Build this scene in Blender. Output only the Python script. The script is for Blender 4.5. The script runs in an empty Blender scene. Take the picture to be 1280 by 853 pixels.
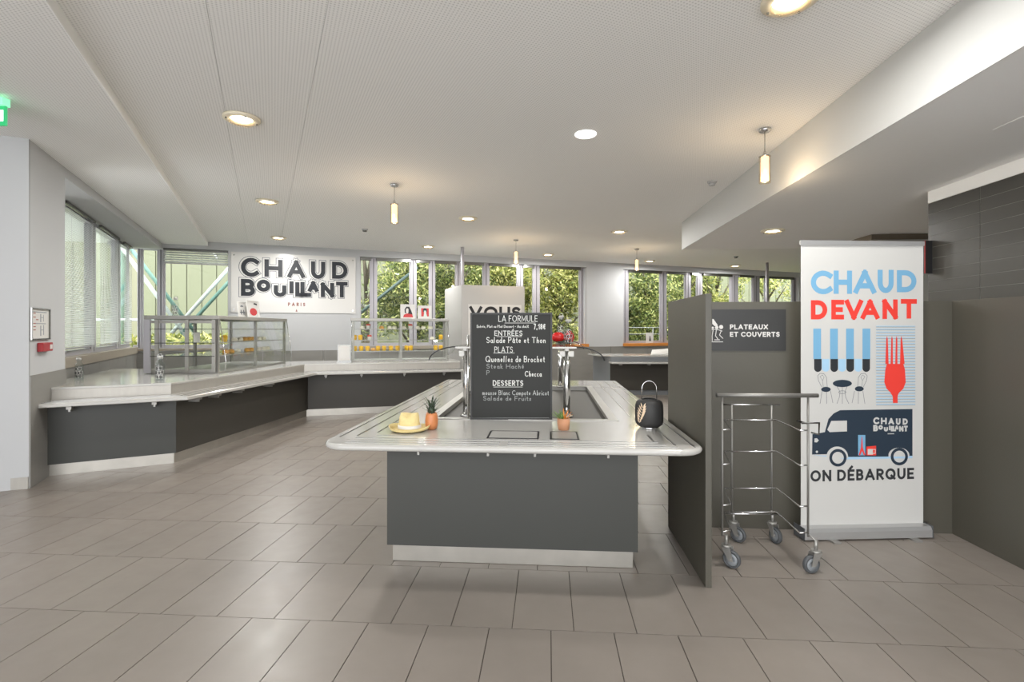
import bpy, math, random
import numpy as np
from mathutils import Vector, Matrix
random.seed(7)

# ------------------------------------------------------------------ camera
H = 1.42            # eye height in metres
YAW = math.radians(4.02)
F = 640.0           # focal length in pixels of the 1280 wide frame
CX, HY = 640.0, 412.0
S = bpy.context.scene
COL = S.collection
cam_d = bpy.data.cameras.new('camera')
cam = bpy.data.objects.new('camera', cam_d)
COL.objects.link(cam)
cam.location = (0, 0, H)
cam.rotation_euler = (math.pi / 2, 0, YAW)
cam_d.sensor_width = 36.0
cam_d.lens = F / 1280 * 36
cam_d.shift_y = -14.5 / 1280
cam_d.clip_start = 0.05
cam_d.clip_end = 200
S.camera = cam

# ------------------------------------------------------------------ world, sun, exposure
world = bpy.data.worlds.new('sky'); S.world = world
world.use_nodes = True
bg = world.node_tree.nodes['Background']
bg.inputs[0].default_value = (0.96, 0.975, 1.0, 1)
bg.inputs[1].default_value = 2.75
sun_d = bpy.data.lights.new('sun', 'SUN'); sun_d.energy = 2.0; sun_d.angle = math.radians(2)
sun_d.color = (1.0, 0.95, 0.84)
sun = bpy.data.objects.new('sun', sun_d); COL.objects.link(sun)
sun.rotation_euler = (math.radians(32), 0, math.radians(20))
S.view_settings.view_transform = 'Standard'
S.view_settings.look = 'None'
S.view_settings.gamma = 1.0
S.view_settings.use_curve_mapping = False
S.view_settings.exposure = 1.08
LAMP_W = 22.0

# ------------------------------------------------------------------ measuring helpers (metres, room axes)
ca, sa = math.cos(YAW), math.sin(YAW)
def CW(l, d):                      # sideways / ahead of the standing point -> room x, y
    return (l * ca - d * sa, l * sa + d * ca)
def GZ(px, py, z):                 # point of a level surface at height z
    d = (z - H) * F / (HY - py)
    return CW((px - CX) / F * d, d)
class Frame:                       # an upright plane; n counts towards the room
    def __init__(s, o, e, world=False):
        o = Vector(o if world else CW(*o)); e = Vector(e if world else CW(*e))
        s.o = o; s.t = (e - o).normalized(); s.L = (e - o).length
        n = Vector((s.t.y, -s.t.x))
        if n.dot(-o) < 0: n = -n
        s.n = n
    def pt(s, a, n, z):
        p = s.o + s.t * a + s.n * n
        return (p.x, p.y, z)
    def s_px(s, px):
        r = (px - CX) / F; D = Vector(CW(r, 1.0))
        # o + t*a = D*k
        det = s.t.x * (-D.y) + D.x * s.t.y
        a = (-s.o.x * (-D.y) - D.x * s.o.y) / det
        return a
    def px(s, px, py, n=0.0):
        a = s.s_px(px); p = s.o + s.t * a
        d = -p.x * sa + p.y * ca
        return a, H + (HY - py) / F * d

# ------------------------------------------------------------------ mesh builder
ORG = {}
class MB:
    def __init__(s): s.v = []; s.f = []; s.sm = []
    def add(s, vs, fs, smooth=False):
        b = len(s.v); s.v += [tuple(v) for v in vs]
        s.f += [tuple(b + i for i in f) for f in fs]; s.sm += [smooth] * len(fs)
        return s
    def box(s, x0, x1, y0, y1, z0, z1):
        return s.add([(x0,y0,z0),(x1,y0,z0),(x1,y1,z0),(x0,y1,z0),(x0,y0,z1),(x1,y0,z1),(x1,y1,z1),(x0,y1,z1)],
                     [(0,3,2,1),(4,5,6,7),(0,1,5,4),(1,2,6,5),(2,3,7,6),(3,0,4,7)])
    def fbox(s, fr, a0, a1, n0, n1, z0, z1):
        p = [fr.pt(a0,n0,z0),fr.pt(a1,n0,z0),fr.pt(a1,n1,z0),fr.pt(a0,n1,z0),
             fr.pt(a0,n0,z1),fr.pt(a1,n0,z1),fr.pt(a1,n1,z1),fr.pt(a0,n1,z1)]
        return s.add(p, [(0,3,2,1),(4,5,6,7),(0,1,5,4),(1,2,6,5),(2,3,7,6),(3,0,4,7)])
    def prism(s, poly, z0, z1):
        n = len(poly)
        vs = [(p[0],p[1],z0) for p in poly] + [(p[0],p[1],z1) for p in poly]
        fs = [tuple(range(n-1,-1,-1)), tuple(range(n,2*n))] + [(i,(i+1)%n,n+(i+1)%n,n+i) for i in range(n)]
        return s.add(vs, fs)
    def tube(s, path, r, n=8, cap=True):
        P = [Vector(p) for p in path]; R = r if isinstance(r,(list,tuple)) else [r]*len(P)
        vs=[]; prev=None
        for i,p in enumerate(P):
            a = P[i]-P[i-1] if i else P[1]-P[0]
            b = P[i+1]-P[i] if i < len(P)-1 else a
            t = (a.normalized()+b.normalized())
            t = t.normalized() if t.length>1e-6 else a.normalized()
            if prev is None:
                up = Vector((0,0,1)) if abs(t.z)<.9 else Vector((1,0,0))
                u = t.cross(up).normalized()
            else:
                u = (prev - t*prev.dot(t)).normalized()
            prev = u; w = t.cross(u)
            k = 1/max(.5, a.normalized().dot(t)) if i and i < len(P)-1 else 1
            for j in range(n):
                an = 2*math.pi*j/n
                vs.append(p + (u*math.cos(an)+w*math.sin(an))*R[i]*(1 if k<1.01 else min(k,1.3)))
        fs=[]
        for i in range(len(P)-1):
            for j in range(n):
                fs.append((i*n+j, i*n+(j+1)%n, (i+1)*n+(j+1)%n, (i+1)*n+j))
        s.add(vs, fs, True)
        if cap:
            b=len(s.v)-len(vs)
            s.f.append(tuple(b+j for j in range(n-1,-1,-1))); s.sm.append(False)
            s.f.append(tuple(b+(len(P)-1)*n+j for j in range(n))); s.sm.append(False)
        return s
    def lathe(s, prof, c=(0,0,0), n=24, sx=1, sy=1, smooth=True):   # prof: (r, z)
        vs=[]; 
        for r,z in prof:
            for j in range(n):
                an=2*math.pi*j/n
                vs.append((c[0]+r*math.cos(an)*sx, c[1]+r*math.sin(an)*sy, c[2]+z))
        fs=[]
        for i in range(len(prof)-1):
            for j in range(n):
                fs.append((i*n+j, i*n+(j+1)%n, (i+1)*n+(j+1)%n, (i+1)*n+j))
        if prof[0][0]>1e-5: fs.append(tuple(range(n-1,-1,-1)))
        if prof[-1][0]>1e-5: fs.append(tuple((len(prof)-1)*n+j for j in range(n)))
        return s.add(vs,fs,smooth)
    def poly(s, pts): return s.add(pts,[tuple(range(len(pts)))])
    def build(s, name, mat, parent=None, bevel=0.0, seg=2, weld=False):
        o0 = ORG.get(parent.name, (0,0,0)) if parent else (0,0,0)
        me = bpy.data.meshes.new(name)
        me.from_pydata([(v[0]-o0[0], v[1]-o0[1], v[2]-o0[2]) for v in s.v], [], s.f)
        me.polygons.foreach_set('use_smooth', s.sm)
        me.materials.append(mat)
        me.update()
        ob = bpy.data.objects.new(name, me); COL.objects.link(ob)
        if parent: ob.parent = parent
        ORG[ob.name] = o0
        if bevel:
            m = ob.modifiers.new('bevel','BEVEL'); m.width=bevel; m.segments=seg; m.limit_method='ANGLE'
        return ob
def tag(o, label=None, cat=None, group=None, kind=None):
    if label: o['label']=label
    if cat: o['category']=cat
    if group: o['group']=group
    if kind: o['kind']=kind
    return o
def thing(name, label, cat, loc=(0,0,0), group=None, kind=None):
    o = bpy.data.objects.new(name, None); COL.objects.link(o)
    o.empty_display_size=.1; o.location=loc; ORG[o.name]=tuple(loc)
    return tag(o,label,cat,group,kind)
def clone(o, parent=None):
    c=o.copy(); COL.objects.link(c)
    if parent: c.parent=parent
    for ch in list(o.children): clone(ch,c)
    return c
def place(o, loc, rz=0, label=None, group=None):
    o.location=loc; o.rotation_euler=(0,0,rz); return tag(o,label,None,group)

# ------------------------------------------------------------------ materials
def mat(name, col, rough=.5, metal=0.0, var=0.0, scale=6.0, bump=0.0, bscale=40.0, emit=0.0, spec=.5, alpha=None, stretch=None, coat=0):
    m=bpy.data.materials.new(name); m.use_nodes=True
    nt=m.node_tree; b=nt.nodes['Principled BSDF']
    b.inputs['Base Color'].default_value=(*col,1); b.inputs['Roughness'].default_value=rough
    b.inputs['Metallic'].default_value=metal; b.inputs['Specular IOR Level'].default_value=spec
    if coat: b.inputs['Coat Weight'].default_value=coat; b.inputs['Coat Roughness'].default_value=.08
    if emit:
        b.inputs['Emission Color'].default_value=(*col,1); b.inputs['Emission Strength'].default_value=emit
    tc=nt.nodes.new('ShaderNodeTexCoord'); src=tc.outputs['Object']
    if stretch:
        mp=nt.nodes.new('ShaderNodeMapping'); mp.inputs['Scale'].default_value=stretch
        nt.links.new(src,mp.inputs[0]); src=mp.outputs[0]
    if var:
        n=nt.nodes.new('ShaderNodeTexNoise'); n.inputs['Scale'].default_value=scale; n.inputs['Detail'].default_value=5
        nt.links.new(src,n.inputs['Vector'])
        r=nt.nodes.new('ShaderNodeMapRange'); r.inputs[3].default_value=1-var; r.inputs[4].default_value=1+var
        nt.links.new(n.outputs[0],r.inputs[0])
        v=nt.nodes.new('ShaderNodeVectorMath'); v.operation='SCALE'; v.inputs[0].default_value=col
        nt.links.new(r.outputs[0],v.inputs['Scale']); nt.links.new(v.outputs[0],b.inputs['Base Color'])
    if bump:
        n=nt.nodes.new('ShaderNodeTexNoise'); n.inputs['Scale'].default_value=bscale; n.inputs['Detail'].default_value=3
        nt.links.new(src,n.inputs['Vector'])
        bp=nt.nodes.new('ShaderNodeBump'); bp.inputs['Strength'].default_value=bump; bp.inputs['Distance'].default_value=.01
        nt.links.new(n.outputs[0],bp.inputs['Height']); nt.links.new(bp.outputs[0],b.inputs['Normal'])
    return m
def glass(name, tint=(.96,.99,.98), rough=.0, f=1.45, base=0.0):
    m=bpy.data.materials.new(name); m.use_nodes=True; nt=m.node_tree; nt.nodes.clear()
    o=nt.nodes.new('ShaderNodeOutputMaterial'); mx=nt.nodes.new('ShaderNodeMixShader')
    t=nt.nodes.new('ShaderNodeBsdfTransparent'); t.inputs[0].default_value=(*tint,1)
    g=nt.nodes.new('ShaderNodeBsdfGlossy'); g.inputs['Roughness'].default_value=rough
    fr=nt.nodes.new('ShaderNodeLayerWeight'); pw=nt.nodes.new('ShaderNodeMath'); pw.operation='POWER'; pw.inputs[1].default_value=4.5
    nt.links.new(fr.outputs['Facing'],pw.inputs[0])
    ad=nt.nodes.new('ShaderNodeMath'); ad.operation='MULTIPLY_ADD'; ad.inputs[1].default_value=.55; ad.inputs[2].default_value=.03+base; ad.use_clamp=True
    nt.links.new(pw.outputs[0],ad.inputs[0]); nt.links.new(ad.outputs[0],mx.inputs[0])
    nt.links.new(t.outputs[0],mx.inputs[1]); nt.links.new(g.outputs[0],mx.inputs[2]); nt.links.new(mx.outputs[0],o.inputs[0])
    return m
def srgb(h):
    h=h.lstrip('#'); c=[int(h[i:i+2],16)/255 for i in (0,2,4)]
    return tuple(x/12.92 if x<=.04045 else ((x+.055)/1.055)**2.4 for x in c)

M={}
M['wall']=mat('wall_paint',srgb('#b9babb'),.75,var=.02,scale=2)
M['white']=mat('white_paint',srgb('#a9a9a9'),.6)
M['stub']=mat('pale_grey_paint',srgb('#9c9e9e'),.6)
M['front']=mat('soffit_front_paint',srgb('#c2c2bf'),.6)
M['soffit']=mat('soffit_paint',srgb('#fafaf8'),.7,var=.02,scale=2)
M['dado']=mat('grey_dado',srgb('#84827d'),.45,var=.10,scale=3,stretch=(1,1,4))
M['sillboard']=mat('taupe_board',srgb('#9c9284'),.5,var=.06)
M['orange']=mat('orange_wood',srgb('#c8823c'),.5,var=.12,scale=12)
M['panel']=mat('charcoal_laminate',srgb('#373834'),.5,var=.04,scale=2,bump=.05,bscale=150)
M['panel2']=mat('brown_charcoal_laminate',srgb('#3b3832'),.5,var=.05,scale=2)
M['divider']=mat('grey_melamine',srgb('#4f4c43'),.42,var=.10,scale=1.2,bump=.05,bscale=90)
M['edge']=mat('grey_edge_band',srgb('#6c6b67'),.4)
M['steel']=mat('brushed_steel',srgb('#a3a19c'),.45,metal=.6,var=.06,scale=8,stretch=(1,1,12))
M['kick']=mat('kick_steel',srgb('#b5b1a9'),.34,metal=.85,var=.16,scale=7)
M['satin']=mat('satin_tube',srgb('#8d8b86'),.45,metal=.55)
M['chrome']=mat('chrome',srgb('#d8d8d8'),.12,metal=1)
M['dchrome']=mat('dull_chrome',srgb('#82827f'),.26,metal=1)
M['alu']=mat('aluminium_frame',srgb('#b3b0b6'),.4,metal=.35)
M['top']=mat('white_resin_top',srgb('#b4b2ad'),.16,var=.03,scale=3,coat=.3)
M['groove']=mat('dark_groove',srgb('#4a4744'),.4)
M['fascia']=mat('steel_fascia',srgb('#a7a39c'),.4,metal=.4,var=.08,stretch=(6,6,1))
M['black']=mat('black',srgb('#1e1e1f'),.45)
M['rubber']=mat('rubber',srgb('#4e5052'),.6)
M['glass']=glass('clear_glass',(.985,.995,.99))
M['win']=glass('window_glass',(.95,.98,.96),f=1.4)
M['bottle']=glass('bottle_glass',(.88,.91,.91),f=1.5,base=.03)
M['lampglass']=glass('lamp_glass',(1,.93,.82),f=1.45,base=.06)
M['ink']=mat('navy_ink',srgb('#181c24'),.5)
M['inkgrey']=mat('grey_ink',srgb('#5b6068'),.5)
M['paper']=mat('paper',srgb('#d2d0cc'),.6)
M['signwhite']=mat('sign_white',srgb('#cfcdc9'),.25)
M['blind']=mat('blind_slat',srgb('#cfd2d0'),.5)
M['grout']=mat('grout',srgb('#4d463f'),.9)
M['lamp']=mat('lamp_glow',(1.0,.93,.80),.5,emit=7)
M['bulb']=mat('bulb_glow',(1.0,.80,.50),.5,emit=5)
M['disc']=mat('disc_glow',(1,.98,.95),.5,emit=1.2)  # glow given to the plain speaker cover, which is no lamp
M['lampring']=mat('cream_lamp_ring',srgb('#e6dcc4'),.35)
# floor tile: each tile varies with the object's own random value
def tile_mat(name,col,rough,amt,big=.08):
    m=mat(name,col,rough); nt=m.node_tree; b=nt.nodes['Principled BSDF']
    oi=nt.nodes.new('ShaderNodeObjectInfo'); g=nt.nodes.new('ShaderNodeNewGeometry')
    n=nt.nodes.new('ShaderNodeTexNoise'); n.inputs['Scale'].default_value=1.3; n.inputs['Detail'].default_value=8; n.inputs['Roughness'].default_value=.65
    nt.links.new(g.outputs['Position'],n.inputs['Vector'])
    a=nt.nodes.new('ShaderNodeMapRange'); a.inputs[3].default_value=1-amt; a.inputs[4].default_value=1+amt
    nt.links.new(oi.outputs['Random'],a.inputs[0])
    c=nt.nodes.new('ShaderNodeMapRange'); c.inputs[1].default_value=.3; c.inputs[2].default_value=.7; c.inputs[3].default_value=1-big; c.inputs[4].default_value=1+big
    nt.links.new(n.outputs[0],c.inputs[0])
    mu=nt.nodes.new('ShaderNodeMath'); mu.operation='MULTIPLY'; nt.links.new(a.outputs[0],mu.inputs[0]); nt.links.new(c.outputs[0],mu.inputs[1])
    v=nt.nodes.new('ShaderNodeVectorMath'); v.operation='SCALE'; v.inputs[0].default_value=col
    nt.links.new(mu.outputs[0],v.inputs['Scale']); nt.links.new(v.outputs[0],b.inputs['Base Color'])
    n2=nt.nodes.new('ShaderNodeTexNoise'); n2.inputs['Scale'].default_value=9; n2.inputs['Detail'].default_value=6
    nt.links.new(g.outputs['Position'],n2.inputs['Vector'])
    r=nt.nodes.new('ShaderNodeMapRange'); r.inputs[3].default_value=rough-.10; r.inputs[4].default_value=rough+.12
    nt.links.new(n2.outputs[0],r.inputs[0]); nt.links.new(r.outputs[0],b.inputs['Roughness'])
    return m
M['tile']=tile_mat('taupe_floor_tile',srgb('#857d75'),.34,.035,.10)
M['clad']=tile_mat('charcoal_wall_tile',srgb('#454440'),.4,.04)
def perforated(name,col,ang):
    m=mat(name,col,.8); nt=m.node_tree; b=nt.nodes['Principled BSDF']
    tc=nt.nodes.new('ShaderNodeTexCoord'); mp=nt.nodes.new('ShaderNodeMapping'); mp.inputs['Rotation'].default_value=(0,0,ang)
    mp.inputs['Scale'].default_value=(1/.021,)*3
    nt.links.new(tc.outputs['Object'],mp.inputs[0])
    fr=nt.nodes.new('ShaderNodeVectorMath'); fr.operation='FRACTION'; nt.links.new(mp.outputs[0],fr.inputs[0])
    sb=nt.nodes.new('ShaderNodeVectorMath'); sb.operation='SUBTRACT'; sb.inputs[1].default_value=(.5,.5,0); nt.links.new(fr.outputs[0],sb.inputs[0])
    ml=nt.nodes.new('ShaderNodeVectorMath'); ml.operation='MULTIPLY'; ml.inputs[1].default_value=(1,1,0); nt.links.new(sb.outputs[0],ml.inputs[0])
    ln=nt.nodes.new('ShaderNodeVectorMath'); ln.operation='LENGTH'; nt.links.new(ml.outputs[0],ln.inputs[0])
    r=nt.nodes.new('ShaderNodeMapRange'); r.inputs[1].default_value=.20; r.inputs[2].default_value=.30; r.inputs[3].default_value=.74; r.inputs[4].default_value=1
    nt.links.new(ln.outputs['Value'],r.inputs[0])
    v=nt.nodes.new('ShaderNodeVectorMath'); v.operation='SCALE'; v.inputs[0].default_value=col
    nt.links.new(r.outputs[0],v.inputs['Scale']); nt.links.new(v.outputs[0],b.inputs['Base Color'])
    return m
M['perf']=perforated('perforated_ceiling_board',srgb('#f4f4f2'),math.radians(-29))
# ------------------------------------------------------------------ room shell
ZC, ZL, ZS, ZH, ZD = 3.20, 3.12, 2.75, 3.05, 0.965   # main ceiling, left ceiling, low ceiling, window heads, dado
back = Frame((-7.40, 9.972), (9.6, 16.262))
pill = Frame((-4.31, 4.567), (-4.31-.47*.803, 5.37))        # pillar face on the left
lwin = Frame((-4.97, 5.37), (-7.40, 10.0)) ; lwin = Frame((-5.39+.514*.83, 5.37), (-7.37, 10.05))
stub = Frame((-5.9, 4.0), (-4.31, 4.567))
def structure(o): o['kind']='structure'; return o

def clip(poly, p, n):        # keep the side where (q-p).n >= 0
    out=[]
    for i,q in enumerate(poly):
        r=poly[(i+1)%len(poly)]
        a=(q[0]-p[0])*n[0]+(q[1]-p[1])*n[1]; b=(r[0]-p[0])*n[0]+(r[1]-p[1])*n[1]
        if a>=0: out.append(q)
        if (a>=0)!=(b>=0):
            t=a/(a-b); out.append((q[0]+(r[0]-q[0])*t, q[1]+(r[1]-q[1])*t))
    return out
bo=back.o-back.n*.3
# left ceiling / main ceiling step line
st0=Vector(CW(-2.45,2.72)); st1=Vector(CW(-2.45-.486*8,10.72)); sd=(st1-st0).normalized(); sn=Vector((sd.y,-sd.x))
big=[(-12,-2.5),(12,-2.5),(12,18),(-12,18)]
room=clip(big,(bo.x,bo.y),(back.n.x,back.n.y))
mainc=clip(room,st0,sn); mainc=clip(mainc,(9.8,0),(-1,0))
leftc=clip(room,st0,-sn)
ceil=thing('ceiling',None,None,(0,0,ZC)); structure(ceil)
# boards of the main ceiling with two recessed joints
cuts=[Vector(GZ(257,0,ZC)), Vector(GZ(411,0,ZC))]
rest=mainc
for c in cuts:
    a=clip(rest,c-sn*.0012,-sn); rest=clip(rest,c+sn*.0012,sn)
    MB().prism(a,ZC,ZC+.02).build('ceiling_board',M['perf'],ceil)
MB().prism(rest,ZC,ZC+.02).build('ceiling_board',M['perf'],ceil)
MB().prism(leftc,ZL,ZL+.10).build('ceiling_left',M['perf'],ceil)
MB().prism(room,ZC+.022,ZC+.2).build('ceiling_slab',M['white'],ceil)
sf=Frame(tuple(st0-sd*8),tuple(st1),True)
MB().fbox(sf,0,sf.L+2,0.0,.006,ZL-.001,ZC).build('ceiling_step',M['soffit'],ceil)  # brighter paint stands in for sunlight falling on the step
# low ceiling on the right, with its white front
soff=MB()
soff.box(2.23,9.8,-2.5,8.70,ZS,ZC-.001)
so=structure(soff.build('ceiling_low',M['soffit']))
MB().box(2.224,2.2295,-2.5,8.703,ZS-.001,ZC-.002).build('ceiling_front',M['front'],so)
hp=MB().box(2.95,3.62,3.0,3.62,ZS-.004,ZS-.0005).build('access_panel',M['soffit'],so)
# floor slab + tiles
fl=structure(MB().box(-9.5,9.8,-4,16.8,-.1,-.004).build('floor',M['grout']))
PX,PY,G=.293,.5975,.0022
x0r={0:.122}
tiles=[]
for k in range(-8,25):
    y0=2.423+PY*k; ph=.122+.108*k
    for i in range(-40,42):
        xx=ph%PX+PX*i
        if xx>9.7 or xx<-9.4: continue
        cx_,cy_=xx+PX/2,y0+PY/2
        if (cx_-bo.x)*back.n.x+(cy_-bo.y)*back.n.y<0: continue
        d=-cx_*sa+cy_*ca; l=cx_*ca+cy_*sa
        vis=-1
        if d>.3:
            px=CX+F*l/d; py=HY+F*H/d
            if -40<px<1320 and py<885: vis=1/d**3
            # under the furniture
            if -.97<cx_<.52 and cy_>3.1 and cy_<6.1: vis=-1
            if cx_>2.85 or (cx_>.9 and cy_>3.9): vis=-1
            if px<50 and d>4.5: vis=-1
        tiles.append((vis,xx,y0))
tiles.sort(reverse=True)
tm=None; rest_t=MB()
def tile_mb(x,y,ox=0,oy=0):
    return MB().prism([(ox+G,oy+G),(ox+PX-G,oy+G),(ox+PX-G,oy+PY-G),(ox+G,oy+PY-G)],-.004,0)
for n,(vis,x,y) in enumerate(tiles):
    if n<300 and vis>0:
        if tm is None:
            tm=tile_mb(0,0).build('floor_tile',M['tile'],fl); tm.location=(x,y,0)
        else:
            c=tm.copy(); COL.objects.link(c); c.parent=fl; c.location=(x,y,0)
    else:
        rest_t.prism([(x+G,y+G),(x+PX-G,y+G),(x+PX-G,y+PY-G),(x+G,y+PY-G)],-.004,0)
o=rest_t.build('floor_tiling',M['tile'],fl); o['kind']='stuff'

# back wall: piers between the window strips, header, lower wall with grey dado
wb=MB(); L=back.L+1
S_c0,S_c1=-.02,back.s_px(285.5)             # corner window
S_m0,S_m1=back.s_px(450),back.s_px(733.5)     # middle strip
S_r0,S_r1=back.s_px(779.5),back.s_px(999)     # right strip
TH=.28
for a,b in ((S_c1,S_m0),(S_m1,S_r0),(S_r1,L)): wb.fbox(back,a,b,-TH,0,ZD,ZH)
wb.fbox(back,-.4,L,-TH,0,ZH,ZC+.02)
wb.fbox(back,-.4,L,-TH,-.012,0,ZD+.03)
structure(wb.build('wall_back',M['wall']))
db=MB(); 
x=-.1
dd=thing('baseboard_back',None,None,back.pt(0,0,0)); structure(dd)
while x<L:
    MB().fbox(back,x+.003,min(x+1.2,L)-.003,-.012,.006,0,ZD).build('dado_panel',M['dado'],dd); x+=1.2
sl=MB().fbox(back,S_c0,S_c1,-TH,.03,ZD+.03,ZD+.075); structure(sl.build('trim_1',M['sillboard']))
S_mm=back.s_px(690)
for i,(a,b,m_) in enumerate(((S_m0-.02,S_mm-.001,'sillboard'),(S_r0-.02,S_r1+.05,'orange'),(S_mm+.001,S_m1+.05,'orange'))):
    structure(MB().fbox(back,a,b,-TH,.03,ZD,ZD+.075).build('trim_%d'%((2,3,6)[i]),M[m_]))

# window strips: frame, mullions, panes, head rail
def strip(idx,fr,a,b,bars,z0,z1,setb=-.14,head=True,label=None):
    w=thing('window_%d'%idx,None,None,fr.pt(a,0,z0)); structure(w)
    MB().fbox(fr,a,b,setb-.05,setb+.02,z0,z0+.07).fbox(fr,a,b,setb-.05,setb+.02,z1-.05,z1).build('window_frame',M['alu'],w)
    eds=[a]
    for (p,q) in bars:
        MB().fbox(fr,p,q,setb-.06,setb+.03,z0+.001,z1-.001).build('mullion',M['alu'],w,bevel=.006)
        MB().fbox(fr,(p+q)/2-.006,(p+q)/2+.006,setb+.03,setb+.034,z0+.02,z1-.02).build('gasket',M['black'],w)
        eds+=[p,q]
    eds.append(b)
    for i in range(0,len(eds)-1,2):
        if eds[i+1]-eds[i]>.08:
            MB().fbox(fr,eds[i],eds[i+1],setb-.02,setb-.012,z0+.05,z1-.04).build('pane',M['win'],w)
            MB().fbox(fr,eds[i],eds[i]+.03,setb-.03,setb+.01,z0+.07,z1-.05).fbox(fr,eds[i+1]-.03,eds[i+1],setb-.03,setb+.01,z0+.07,z1-.05).build('sash',M['alu'],w)
            if head: MB().fbox(fr,eds[i]+.01,eds[i+1]-.01,setb+.03,setb+.09,z1-.07,z1-.002).build('blind_box',M['dchrome'],w)
    return w
def bars(fr,l): return [(fr.s_px(p),fr.s_px(q)) for p,q in l]
ZS0=ZD+.075
w2=strip(2,back,S_c0,S_c1,bars(back,[(169,174),(196,202)]),ZS0,ZH,head=False)
w3=strip(3,back,S_m0,S_m1,bars(back,[(464.5,470.5),(514.5,520.5),(539,544),(572,576.5),(606.5,612.5),(649.5,655),(669.5,676),(728,732.5)]),ZS0,ZH)
w4=strip(4,back,S_r0,S_r1,bars(back,[(780,788),(829.5,836),(860.5,866.5),(875.5,881),(917.5,926),(945,953),(961,964.5),(995,999)]),ZS0,ZH)
MB().fbox(back,back.s_px(731.5),S_m1,-.14,-.002,ZS0,ZH-.02).build('window_reveal',M['white'],w3)

# left wall: pillar, recessed window wall
wl=MB()
wl.fbox(pill,0,pill.L,-.5,0,0,ZL+.02)
wl.fbox(lwin,0,lwin.L+.1,-.25,0,0,1.0); wl.fbox(lwin,0,lwin.L+.2,-.25,0,3.02,ZC)
e=pill.t
structure(wl.build('wall_left',M['wall']))
hb=Frame(tuple(Vector(pill.pt(0,0,0)[:2])),tuple(Vector(CW(-4.31-.47*5.9,4.567+5.9))),True)
structure(MB().fbox(hb,pill.L-.0,hb.L-.0,-.50,0,3.015,ZC-.0).build('wall_left_bulkhead',M['wall']))
structure(MB().fbox(stub,-3,stub.L,-.02,0,0,ZL+.02).build('wall_stub',M['stub']))
structure(MB().fbox(stub,-3,stub.L-.002,.0,.012,0,.105).build('baseboard_stub',M['fascia']))
dl=thing('baseboard_left',None,None,pill.pt(0,0,0)); structure(dl)
MB().fbox(pill,.0,pill.L,.0,.012,0,1.005).build('dado_panel',M['dado'],dl)
q=0
while q<lwin.L-.05:
    MB().fbox(lwin,q+.003,min(q+.6,lwin.L)-.003,.0,.012,0,.955).build('dado_panel',M['dado'],dl); q+=.6
structure(MB().fbox(lwin,-.0,lwin.L-.03,-.25,.03,.955,1.075).build('trim_4',M['sillboard']))
w1=strip(1,lwin,lwin.s_px(82)+.0,lwin.L-.03,bars(lwin,[(84,87),(124,129.5),(154,158.5)]),1.075,3.018,setb=-.12,head=False)

# right wall: charcoal tiled wall high above the tray bay, white band above
XR,YR=3.665,5.22
wr=MB().box(XR+.003,XR+.25,-4,YR-.003,0,2.633)
structure(wr.build('wall_right',mat('pale_grout',srgb('#8f8f8b'),.8)))
structure(MB().box(XR+.26,9.8,YR-.2,YR-.004,0,ZS-.001).build('wall_right_return',M['clad']))
structure(MB().box(XR-.004,XR+.25,-4,YR-.004,2.634,ZS-.002).build('trim_5',M['soffit']))
ct=thing('wall_right_tiling',None,None,(XR,YR,0)); structure(ct)
t0=None
for r in range(11):
    for c in range(8):
        y1=YR-.30-.6*c if r%2 else YR-.6*c
        y1=YR-.6*c; z1=2.634-.107*r
        if y1-.6<1.2: continue
        if t0 is None:
            t0=MB().box(0,.012,-.5965,-.0035,-.1048,-.0022).build('wall_tile',M['clad'],ct); t0.location=(XR,YR-.6*c,z1)
        else:
            k=t0.copy(); COL.objects.link(k); k.parent=ct; k.location=(XR,YR-.6*c,z1)
structure(MB().box(9.6,9.8,YR,17,0,ZC).build('wall_far_right',M['wall']))
structure(MB().box(-9.8,-9.5,-2.5,3,0,ZC).build('wall_far_left',M['wall']))
structure(MB().box(-9.8,-5.8,-2.7,-2.5,0,ZC).build('light_blocking_wall',M['wall']))  # unseen piece of wall, added to hold back light from the left rear

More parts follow.
